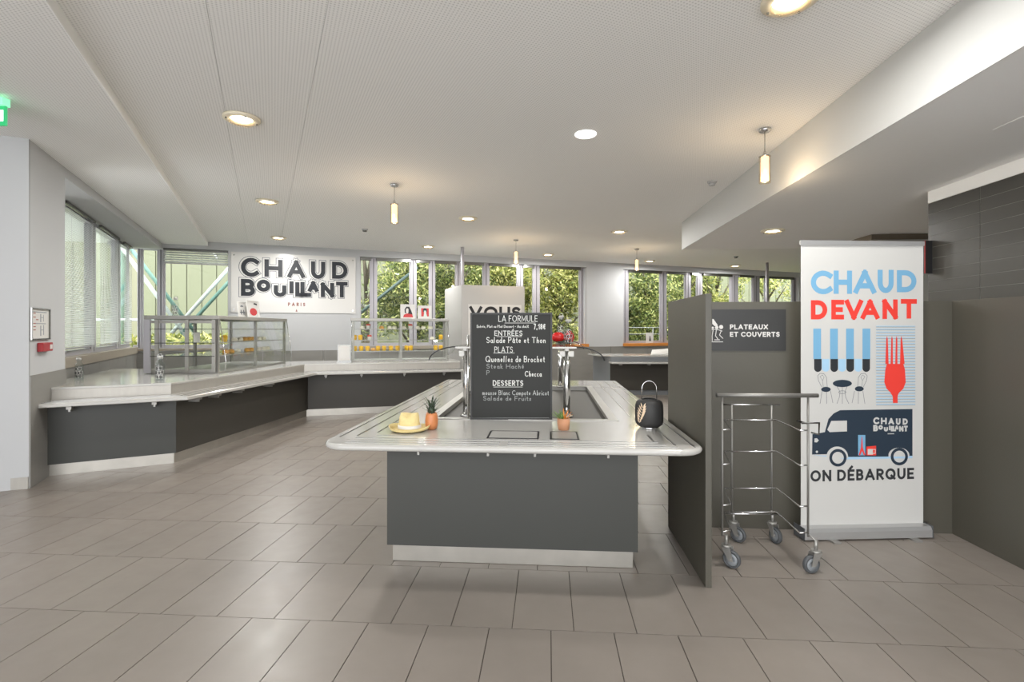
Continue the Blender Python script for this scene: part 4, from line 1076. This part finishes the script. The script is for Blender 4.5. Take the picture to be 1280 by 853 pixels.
# menu holder on the back counter
mh=Frame(offs(Pw,.42)[2][:],offs(Pw,.42)[3][:],True)
a0,a1=mh.s_px(422),mh.s_px(438.5)
t=thing('menu_holder','small steel framed menu card standing left of the far display case','card holder',mh.pt((a0+a1)/2,0,.85))
MB().fbox(mh,a0,a0+.012,-.006,.006,.866,1.155).fbox(mh,a1-.012,a1,-.006,.006,.866,1.155).fbox(mh,a0+.012,a1-.012,-.006,.006,1.143,1.155).fbox(mh,a0+.012,a1-.012,-.006,.006,.866,.878).build('frame',M['dchrome'],t)
MB().fbox(mh,a0+.012,a1-.012,-.002,.003,.878,1.143).build('card',M['paper'],t)
MB().fbox(mh,a0-.01,a1+.01,-.05,.05,.851,.866).build('foot',M['dchrome'],t)
# card in the far right window
wf=Frame(back.pt(0,-.02,0)[:2],back.pt(back.L,-.02,0)[:2],True)
a0,a1=wf.s_px(807.5),wf.s_px(816.5)
t=thing('window_card','small white card with a dark figure on the far right window sill','card',wf.pt((a0+a1)/2,0,1.042))
MB().fbox(wf,a0,a1,-.008,0,1.0425,1.33).build('card',M['paper'],t)
mb=MB(); w_=a1-a0; mb.poly([wf.pt(a0+w_*x,.001,1.0425+.288*y) for x,y in ((.42,.2),(.68,.2),(.62,.5),(.58,.7),(.5,.7),(.48,.5))]); mb.build('dark_figure',pk,t)

def bottle():
    t=thing('glass_carafe',None,'bottle',(0,0,0))
    MB().lathe([(.034,.0),(.040,.004),(.041,.02),(.041,.15),(.038,.17),(.022,.195),(.019,.205),(.019,.222),(.022,.226)],(0,0,0),24).build('glass_body',M['bottle'],t)
    MB().lathe([(.018,.212),(.020,.228),(.021,.24),(.012,.246)],(0,0,0),16).build('stopper',mat('stopper',srgb('#b9b6b0'),.4),t)
    MB().tube([(-.022,0,.205),(-.026,0,.23),(-.012,0,.262),(.012,0,.262),(.026,0,.23),(.022,0,.205)],.0022,6).build('wire_clip',M['chrome'],t)
    mb=MB(); mw=MB(); R_=.0422
    def fn0(u,v): a=-math.pi/2+u/.0416; return (.0416*math.cos(a),.0416*math.sin(a),v)
    def fn(u,v): a=-math.pi/2+u/R_; return (R_*math.cos(a),R_*math.sin(a),v)
    for k,(ch_,u,v,w,h) in enumerate((('O',-.030,.105,.024,.030),('C',.004,.108,.024,.032),('B',-.034,.062,.022,.032),('O',-.006,.060,.022,.030),('U',.020,.064,.020,.030),('A',-.022,.022,.022,.030),('N',.006,.020,.024,.030))):
        glyph(mw,ch_,u-.002,v-.002,u+w+.002,v+h+.002,.0065,fn0,ts=.0095,nolift=True); glyph(mb,ch_,u,v,u+w,v+h,.0065,fn,nolift=True)
    mb.build('lettering',M['black'],t); mw.build('letter_outline',M['paper'],t)
    MB().lathe([(.0395,.004),(.0400,.018)],(0,0,0),24).build('water_base',M['bottle'],t)
    return t
b0=bottle()
x,y=GZ(99,474.5,.85); place(b0,(x,y,.8505),.5,'clear lettered carafe alone at the left end of the counter','lettered glass carafes')
x,y=GZ(200,475.5,.85); b1=clone(b0); place(b1,(x,y,.8505),.4,'clear lettered carafe in front of the left display case','lettered glass carafes'); b1.scale=(1.12,)*3
b2=clone(b0); f2=Frame(c1.pt(0,-.46,0)[:2],c1.pt(c1.L,-.46,0)[:2],True); 
q_=c1.pt(.2,-.66,1.601); place(b2,q_,.3,'clear lettered carafe on top of the left display case','lettered glass carafes')
def at_d(px,d): return CW((px-CX)/F*d,d)
x,y=at_d(710.5,4.35); b3=clone(b0); place(b3,(x,y,1.2965),-.2,'front lettered carafe on the sneeze guard shelf beside the chalkboard','lettered glass carafes'); b3.scale=(1.0,1.0,.85)
x,y=at_d(701.5,5.4); b4=clone(b0); place(b4,(x,y,1.2965),-.2,'rear lettered carafe on the sneeze guard shelf behind the red ornament','lettered glass carafes'); b4.scale=(1.0,1.0,1.1)
# red ornament
rx,ry=at_d(705,4.75)
t=thing('red_ornament','glossy red ornament with a dark green underside on the sneeze guard shelf','ornament',(rx,ry,1.2965))
rm=mat('gloss_red',srgb('#c8201f'),.25)
MB().lathe([(.0,.0),(.035,.004),(.055,.03),(.052,.06),(.03,.085),(.0,.09)],(rx-.055,ry,1.305),20,1.15,.8).build('left_lobe',rm,t)
MB().lathe([(.0,.0),(.035,.004),(.052,.04),(.046,.075),(.02,.105),(.0,.108)],(rx+.045,ry,1.30),20,1.0,.8).build('right_lobe',rm,t)
MB().lathe([(.045,.0),(.055,.004),(.05,.014),(.0,.018)],(rx-.01,ry,1.2968),20,1.3,.8).build('green_base',mat('ornament_green',srgb('#2c3d2c'),.5),t)

# ------------------------------------------------------------------ left wall: plan, call point, exit sign
a0,a1=pill.s_px(37),pill.s_px(60.5); _,z0=pill.px(48,425); _,z1=pill.px(48,385.5)
t=thing('evacuation_plan','aluminium framed evacuation plan on the left white wall','plan',pill.pt((a0+a1)/2,.01,z0))
MB().fbox(pill,a0,a0+.012,.001,.018,z0,z1).fbox(pill,a1-.012,a1,.001,.018,z0,z1).fbox(pill,a0+.012,a1-.012,.001,.018,z0,z0+.012).fbox(pill,a0+.012,a1-.012,.001,.018,z1-.012,z1).build('frame',M['dchrome'],t)
MB().fbox(pill,a0+.012,a1-.012,.001,.006,z0+.012,z1-.012).build('sheet',M['paper'],t)
mb=MB(); w_=a1-a0; h_=z1-z0
for u0,u1,v0,v1 in ((.1,.85,.86,.89),(.12,.80,.50,.525),(.50,.55,.12,.45),(.66,.70,.15,.47),(.50,.55,.56,.82),(.66,.69,.58,.8),(.55,.66,.3,.32),(.55,.66,.7,.72)): mb.fbox(pill,a0+w_*u0,a0+w_*u1,.006,.0068,z0+h_*v0,z0+h_*v1)
mb.build('plan_lines',mat('plan_grey',srgb('#8b9096'),.6),t)
mb=MB()
for u0,v0 in ((.14,.82),(.14,.70),(.28,.62),(.14,.50),(.14,.40),(.14,.30)): mb.fbox(pill,a0+w_*u0,a0+w_*(u0+.12),.006,.0072,z0+h_*v0,z0+h_*(v0+.03))
mb.build('symbols',mat('plan_red',srgb('#9a5550'),.6),t)
a0,a1=pill.s_px(46),pill.s_px(59); _,z0=pill.px(52,439.5); _,z1=pill.px(52,428.5)
t=thing('fire_call_point','red fire alarm call point under the evacuation plan','alarm',pill.pt((a0+a1)/2,.01,z0))
MB().fbox(pill,a0,a1,.001,.045,z0,z1).build('housing',mat('alarm_red',srgb('#a3232a'),.4),t,bevel=.006)
MB().fbox(pill,a0+(a1-a0)*.66,a0+(a1-a0)*.9,.046,.048,z0+.02,z1-.02).build('window',M['paper'],t)
ex,ey=CW(-3.715,3.72)
t=thing('exit_sign','green lit exit sign hanging at the left edge of the ceiling','sign',(ex,ey,2.9))
gm=mat('exit_green',srgb('#1f8f57'),.4,emit=.6); gw=mat('exit_white',(.9,1,.95),.4,emit=.9)
MB().box(ex-.18,ex+.045,ey-.03,ey+.03,3.04,3.10).build('housing',mat('housing_green',srgb('#7fe0a8'),.4,emit=.5),t,bevel=.005)
MB().box(ex-.18,ex+.045,ey-.008,ey+.008,2.90,3.04).build('panel',gm,t)
MB().box(ex-.02,ex+.03,ey-.0105,ey-.0085,2.93,3.01).build('white_pictogram',gw,t)
MB().tube([(ex-.08,ey,3.10),(ex-.08,ey,3.12)],.012,8).build('mount',M['white'],t)

# ------------------------------------------------------------------ ceiling fittings
def lamp_light(parent,loc,w,size,col=(1,.99,.97)):
    d=bpy.data.lights.new('lamp_light','AREA'); d.shape='DISK'; d.size=size; d.energy=w; d.color=col
    o=bpy.data.objects.new('lamp_light',d); COL.objects.link(o); o.parent=parent; o.location=loc; return o
def recessed():
    t=thing('recessed_light',None,'ceiling light',(0,0,0))
    MB().lathe([(.088,-.002),(.090,-.022),(.120,-.026),(.146,-.016),(.146,-.002)],(0,0,0),36).build('ring',M['lampring'],t)
    MB().lathe([(.086,-.004),(.086,-.012),(.0,-.014)],(0,0,0),28).build('diffuser',M['lamp'],t)
    for k in range(4):
        a=math.pi/4+k*math.pi/2; MB().tube([(.118*math.cos(a),.118*math.sin(a),-.024),(.118*math.cos(a),.118*math.sin(a),-.032)],.007,8).build('screw',M['dchrome'],t)
    MB().lathe([(.060,-.038),(.098,-.038),(.098,-.044),(.060,-.044),(.060,-.038)],(0,0,0),30).build('glass_ring',M['lampglass'],t)
    lamp_light(t,(0,0,-.05),LAMP_W,.18)
    return t
LIGHTS=[((302,150),ZC,'round recessed ceiling light, largest on the left side of the main ceiling'),
((988,2),ZC,'round recessed ceiling light cut by the top edge of the photo'),
((334,253),ZC,'round recessed ceiling light, second from the near end of the left row'),
((348,298),ZC,'round recessed ceiling light just above the navy wall sign'),
((585,274),ZC,'round recessed ceiling light beyond the hanging lamp near the middle'),
((535,309),ZC,'round recessed ceiling light above the left part of the middle windows'),
((774,290.5),ZC,'round recessed ceiling light left of the low ceiling corner'),
((685,319),ZC,'round recessed ceiling light above the right part of the middle windows'),
((812,327),ZC,'round recessed ceiling light beside the farthest hanging lamp'),
((966,289.5),ZS,'round recessed light in the low ceiling left of the banner'),
((919,333),ZC,'round recessed ceiling light above the far right windows')]
lamp0=recessed()
for i,((px,py),z,lab) in enumerate(LIGHTS):
    o=lamp0 if i==0 else clone(lamp0)
    x,y=GZ(px,py,z-.02); place(o,(x,y,z-.001),0,lab,'round recessed ceiling lights')
x,y=GZ(732,169,ZC-.01)
t=thing('ceiling_speaker','flat plain white disc on the ceiling between the hanging lamps','ceiling disc',(x,y,ZC))
MB().lathe([(.0,-.014),(.090,-.012),(.096,-.006),(.096,-.001)],(x,y,ZC),36).build('cover',M['disc'],t)
def pendant():
    t=thing('pendant_lamp',None,'hanging lamp',(0,0,0))
    MB().lathe([(.052,-.001),(.052,-.018),(.040,-.028),(.008,-.03)],(0,0,0),28).build('ceiling_rose',M['chrome'],t)
    MB().tube([(0,0,-.028),(0,0,-.22)],.003,6).build('cord',M['dchrome'],t)
    MB().lathe([(.010,-.20),(.014,-.21),(.020,-.235),(.050,-.24),(.050,-.246)],(0,0,0),28).build('cap',M['chrome'],t)
    MB().lathe([(.048,-.246),(.048,-.48)],(0,0,0),32).build('glass_shade',M['lampglass'],t)
    MB().lathe([(.033,-.25),(.033,-.46)],(0,0,0),28).build('inner_glass',mat('amber_glow',(1.0,.72,.42),.4,emit=.75),t)
    MB().lathe([(.012,-.27),(.018,-.32),(.018,-.41),(.008,-.44),(0,-.442)],(0,0,0),16).build('bulb',M['bulb'],t)
    d=bpy.data.lights.new('lamp_light','POINT'); d.energy=5; d.color=(1,.78,.52); d.shadow_soft_size=.05
    o=bpy.data.objects.new('lamp_light',d); COL.objects.link(o); o.parent=t; o.location=(0,0,-.53)
    return t
p0=pendant()
for i,((px,py),lab) in enumerate((((493,231),'slim glass hanging lamp over the aisle left of the chalkboard'),((956,162),'slim glass hanging lamp nearest the low ceiling, largest of the four'),((645,300),'slim glass hanging lamp above the white block'),((796,311.5),'slim glass hanging lamp at the left end of the far right windows'))):
    o=p0 if i==0 else clone(p0)
    x,y=GZ(px,py,ZC-.005); place(o,(x,y,ZC-.0005),0,lab,'slim hanging lamps')
def detector(px,py,z,lab,dark=False):
    x,y=GZ(px,py,z-.03); t=thing('smoke_detector',lab,'detector',(x,y,z))
    MB().lathe([(.056,-.001),(.056,-.012),(.048,-.024),(.0,-.024)],(x,y,z),24).build('base',M['white'],t)
    MB().lathe([(.040,-.024),(.036,-.048),(.0,-.052)],(x,y,z),24).build('sensor',M['dchrome' if dark else 'white'],t)
detector(890,230,ZC,'white smoke detector beside the white edge of the low ceiling')
detector(456,288.5,ZC,'grey smoke detector on the ceiling right of the wall sign',True)
detector(920,322,ZC,'dark smoke detector on the far ceiling above the partition',True)
# hood edge above the banner, narrow display at the wall end
x0,y0=CW(5.02,7.15); x1,y1=CW(5.85,7.15)
t=thing('metal_hood','brushed metal hood edge hanging behind the top of the banner','hood',((x0+x1)/2,y0+.2,2.68))
MB().box(x0,x1,y0,y0+.5,2.672,ZS-.002).build('housing',mat('warm_lit_steel',srgb('#8d8478'),.3,metal=.8),t,bevel=.004)  # warm light reflected in the stainless steel is put into its colour
t=thing('wall_screen','narrow edge of a black and red screen behind the banner edge','screen',(3.60,YR-.02,1.95))
xa,ya=at_d(1155,4.9); xb,yb=at_d(1160.5,4.9); _=0
z1=H+(412-301)/F*4.9; z0=H+(412-342)/F*4.9
MB().box(xa,xb+.04,ya,ya+.03,z0,z1).build('screen_body',M['black'],t)
MB().box(xa,xa+.012,ya-.004,ya-.001,z0,z1).build('red_edge',mat('dull_red',srgb('#a8433f'),.5),t)
MB().box(xb,XR+.06,ya+.005,ya+.02,z0+.1,z0+.2).build('arm',M['black'],t)

# ------------------------------------------------------------------ blinds
def blind(fr,a,b,z0,z1,n,lab,pitch=.025,wid=.022,tilt=50):
    t=thing('venetian_blind',lab,'blind',fr.pt((a+b)/2,n,z1))
    MB().fbox(fr,a,b,n-.02,n+.02,z1-.035,z1).build('headrail',M['dchrome'],t)
    mb=MB(); z=z0+.04; c,s_=math.cos(math.radians(tilt))*wid/2,math.sin(math.radians(tilt))*wid/2
    while z<z1-.045:
        v=[fr.pt(a,n-c,z+s_),fr.pt(b,n-c,z+s_),fr.pt(b,n+c,z-s_),fr.pt(a,n+c,z-s_)]
        mb.add(v+[(p[0],p[1],p[2]+.0015) for p in v],[(0,1,2,3),(4,7,6,5)]); z+=pitch
    o=mb.build('slats',M['blind'],t); o['kind']='stuff'
    MB().fbox(fr,a,b,n-.012,n+.012,z0,z0+.02).build('bottom_rail',M['alu'],t)
    for k in (.15,.85):
        MB().tube([fr.pt(a+(b-a)*k,n+wid/2+.003,z0+.02),fr.pt(a+(b-a)*k,n+wid/2+.003,z1-.03)],.0015,5).build('cord',M['alu'],t)
def ln_(p): return lwin.s_px(p)
blind(lwin,ln_(88),ln_(123.5),1.17,3.01,-.05,'fully lowered venetian blind in the nearest left window')
blind(lwin,ln_(130.5),ln_(153),1.17,3.01,-.05,'fully lowered venetian blind in the middle left window')
blind(lwin,ln_(159.5),ln_(168.5),1.17,3.01,-.05,'narrow venetian blind in the left window nearest the corner')
blind(back,back.s_px(203),back.s_px(284),2.74,3.045,-.07,'half raised blind in the corner window left of the wall sign',.045,.052,42)

# ------------------------------------------------------------------ outside
gd=structure(MB().box(-30,30,8,60,-.6,-.55).build('ground_outside',mat('lawn',srgb('#7f8a4e'),.9,var=.25,scale=3)))
wlk=Frame(back.pt(-14,-7.5,0)[:2],back.pt(46,-7.5,0)[:2],True)
hs=thing('green_hall','pale green ribbed metal building beyond the back windows','building',wlk.pt(15,0,0))
gmat=mat('green_cladding',srgb('#72735f'),.7,var=.10,scale=.8,stretch=(1,1,.3)); 
MB().fbox(wlk,0,wlk.L,-4,-.02,-.55,7).build('wall_core',gmat,hs)
s=0; r0=None
while s<wlk.L-.5:
    MB_=None
    if r0 is None:
        r0=MB().box(0,.40,-.03,0,-.5,7).build('cladding_panel',gmat); r0.parent=hs
    k=r0 if s==0 else r0.copy()
    if s: COL.objects.link(k); k.parent=hs
    p=wlk.pt(s,.0,0); o=ORG[hs.name]; k.location=(p[0]-o[0],p[1]-o[1],0-o[2]); k.rotation_euler=(0,0,math.atan2(wlk.t.y,wlk.t.x)); s+=.43
# braces outside the corner window
teal=mat('teal_steel',srgb('#577a72'),.5); whs=mat('white_steel',srgb('#b9c0c0'),.4)
br=Frame(back.pt(0,-1.6,0)[:2],back.pt(10,-1.6,0)[:2],True)
sb=thing('steel_bracing','white and teal diagonal steel braces outside the corner window','bracing',br.pt(0,0,-.5))
def brace(pts,r_,m_,lab):
    P=[]
    for px,py in pts:
        a,z=br.px(px,py); P.append(br.pt(a,0,z))
    d=(Vector(P[1])-Vector(P[0])).normalized()
    P[1]=tuple(Vector(P[1])+d*.6); P[0]=tuple(Vector(P[0])-d*.6)
    o=MB().tube(P,r_,12).build('brace',m_,sb); o['label']=lab
brace([(160,320),(212,392)],.042,whs,'white steel brace'); brace([(172,322),(224,390)],.04,teal,'teal steel brace')
brace([(238,390),(284,338)],.042,whs,'white steel brace'); brace([(250,392),(290,348)],.04,teal,'teal steel brace')
brace([(160,400),(212,400)],.03,whs,'white steel brace')
brace([(440,400),(500,352)],.04,mat('dark_teal_steel',srgb('#2f433f'),.5),'dark teal steel brace')
for px in (150,231,300):
    a=br.s_px(px); MB().tube([br.pt(a,-.2,-.55),br.pt(a,-.2,4.5)],.05,12).build('column',teal,sb) if px!=231 else None
# railing outside the right window
rf=Frame(back.pt(0,-1.3,0)[:2],back.pt(10,-1.3,0)[:2],True)
t=thing('outdoor_railing','thin steel railing outside the far right windows','railing',rf.pt(16,0,-.5))
aa,ab=rf.s_px(770),rf.s_px(1010)
for py in (410,418): _,z=rf.px(810,py); MB().tube([rf.pt(aa,0,z),rf.pt(ab,0,z)],.018,8).build('rail',M['dchrome'],t)
x=aa
while x<ab: MB().tube([rf.pt(x,0,-.55),rf.pt(x,0,1.48)],.02,8).build('post',M['dchrome'],t); x+=1.3
# trees
def leaf_mat(name,c1_,c2_,c3_):
    m=bpy.data.materials.new(name); m.use_nodes=True; nt=m.node_tree; b=nt.nodes['Principled BSDF']
    g=nt.nodes.new('ShaderNodeNewGeometry'); cr=nt.nodes.new('ShaderNodeValToRGB')
    cr.color_ramp.elements[0].color=(*c1_,1); cr.color_ramp.elements[1].color=(*c3_,1)
    e=cr.color_ramp.elements.new(.55); e.color=(*c2_,1)
    nt.links.new(g.outputs['Random Per Island'],cr.inputs[0]); nt.links.new(cr.outputs[0],b.inputs['Base Color'])
    b.inputs['Roughness'].default_value=.55
    tr_=nt.nodes.new('ShaderNodeBsdfTranslucent'); nt.links.new(cr.outputs[0],tr_.inputs[0])
    mx=nt.nodes.new('ShaderNodeMixShader'); mx.inputs[0].default_value=.35
    nt.links.new(b.outputs[0],mx.inputs[1]); nt.links.new(tr_.outputs[0],mx.inputs[2]); nt.links.new(mx.outputs[0],nt.nodes['Material Output'].inputs[0])
    return m
LM=[leaf_mat('leaf_green',srgb('#2f4224'),srgb('#74823f'),srgb('#dcd892')),leaf_mat('leaf_yellow',srgb('#445426'),srgb('#969a48'),srgb('#ece2a0'))]
bark=mat('bark',srgb('#5b5245'),.9,var=.2,scale=10)
def tree(px,dist,r_,zc,rz,nl,mi,lab,seed,name='tree'):
    rng=np.random.default_rng(seed)
    fr=Frame(back.pt(0,-dist,0)[:2],back.pt(10,-dist,0)[:2],True); a=fr.s_px(px); bx,by,_=fr.pt(a,0,0)
    t=thing(name,lab,'tree',(bx,by,-.55),'trees outside the back windows')
    mb=MB(); mb.tube([(bx,by,-.55),(bx+.05,by,.9),(bx-.05,by,zc)],[.13,.10,.05],10); mb.build('trunk',bark,t)
    random.seed(seed)
    for k in range(9):
        an=k*2.4+seed; z=.7+k*.28; e=(bx+math.cos(an)*r_*.75,by+math.sin(an)*r_*.6,z+1.0+.1*k)
        MB().tube([(bx,by,z),((bx+e[0])/2,(by+e[1])/2,(z+e[2])/2+.12),e],[.045,.03,.01],6).build('branch',bark,t)
    # leaves: clustered little blades
    ncl=max(10,nl//110); cc=rng.normal(size=(ncl,3)); cc/=np.linalg.norm(cc,axis=1)[:,None]; cc*=(rng.random((ncl,1))**.45)
    idx=rng.integers(0,ncl,nl)
    c=cc[idx]*np.array([r_,r_*.8,rz])+rng.normal(size=(nl,3))*.15+np.array([bx,by,zc])
    d=rng.normal(size=(nl,3)); d/=np.linalg.norm(d,axis=1)[:,None]
    e=rng.normal(size=(nl,3)); e-=d*(e*d).sum(1)[:,None]; e/=np.linalg.norm(e,axis=1)[:,None]
    ln=rng.uniform(.05,.10,(nl,1)); wd=ln*.30
    V=np.stack([c-d*ln,c+e*wd,c+d*ln,c-e*wd],1).reshape(-1,3)-np.array([bx,by,-.55])
    me=bpy.data.meshes.new('foliage'); me.vertices.add(4*nl); me.vertices.foreach_set('co',V.ravel())
    me.loops.add(4*nl); me.loops.foreach_set('vertex_index',np.arange(4*nl)); me.polygons.add(nl); me.polygons.foreach_set('loop_start',np.arange(0,4*nl,4))
    me.update(calc_edges=True); me.materials.append(LM[mi]); o=bpy.data.objects.new('foliage',me); COL.objects.link(o); o.parent=t; o['kind']='stuff'
tree(512,4.0,1.25,2.6,1.4,11000,0,'tree outside the left part of the middle windows, before the green building',1)
tree(565,3.2,1.5,2.5,1.8,12000,0,'dense tree outside the middle windows just left of the white block',2)
tree(625,3.4,1.5,2.6,1.8,12000,1,'dense tree outside the middle windows directly above the chalkboard',3)
tree(700,3.0,1.1,2.8,1.7,11000,1,'yellow green tree outside the last pane of the middle windows',4)
tree(808,3.2,1.2,2.2,1.9,11000,0,'tree with a straight trunk outside the first pane of the far right windows',5)
tree(850,4.2,1.3,2.9,1.4,6500,0,'tree outside the second pane of the far right windows',6)
tree(895,3.4,1.1,2.4,1.2,4500,1,'bright yellow green tree outside the far right windows behind the divider',7)
tree(960,4.0,1.6,3.3,.8,1500,1,'sparse branching tree outside the far right windows beside the banner',8)
tree(458,2.6,.45,1.6,.5,500,0,'small leafy shrub outside the left end of the middle windows',9,'shrub')
def hedge(px0,px1,dist,z1,lab,seed,mi):
    rng=np.random.default_rng(seed); fr=Frame(back.pt(0,-dist,0)[:2],back.pt(10,-dist,0)[:2],True); a0,a1=fr.s_px(px0),fr.s_px(px1)
    t=thing('hedge',lab,'hedge',fr.pt((a0+a1)/2,0,-.55)); nl=int(2200*(a1-a0)/2)
    A=rng.uniform(a0,a1,nl); N=rng.uniform(-.5,.5,nl); Z=-.55+(z1+.55)*rng.random(nl)
    c=np.array([fr.pt(x,n,z) for x,n,z in zip(A,N,Z)]); d=rng.normal(size=(nl,3)); d/=np.linalg.norm(d,axis=1)[:,None]
    e=rng.normal(size=(nl,3)); e-=d*(e*d).sum(1)[:,None]; e/=np.linalg.norm(e,axis=1)[:,None]
    V=np.stack([c-d*.1,c+e*.04,c+d*.1,c-e*.04],1).reshape(-1,3)-np.array(fr.pt((a0+a1)/2,0,-.55))
    me=bpy.data.meshes.new('foliage'); me.vertices.add(4*nl); me.vertices.foreach_set('co',V.ravel())
    me.loops.add(4*nl); me.loops.foreach_set('vertex_index',np.arange(4*nl)); me.polygons.add(nl); me.polygons.foreach_set('loop_start',np.arange(0,4*nl,4))
    me.update(calc_edges=True); me.materials.append(LM[mi]); o=bpy.data.objects.new('foliage',me); COL.objects.link(o); o.parent=t; o['kind']='stuff'
hedge(165,285,3.0,1.3,'low hedge outside the corner window',21,1)
hedge(660,735,4.5,1.5,'hedge outside the last pane of the middle windows',22,1)
hedge(780,900,4.4,1.5,'hedge outside the far right windows behind the railing',23,1)
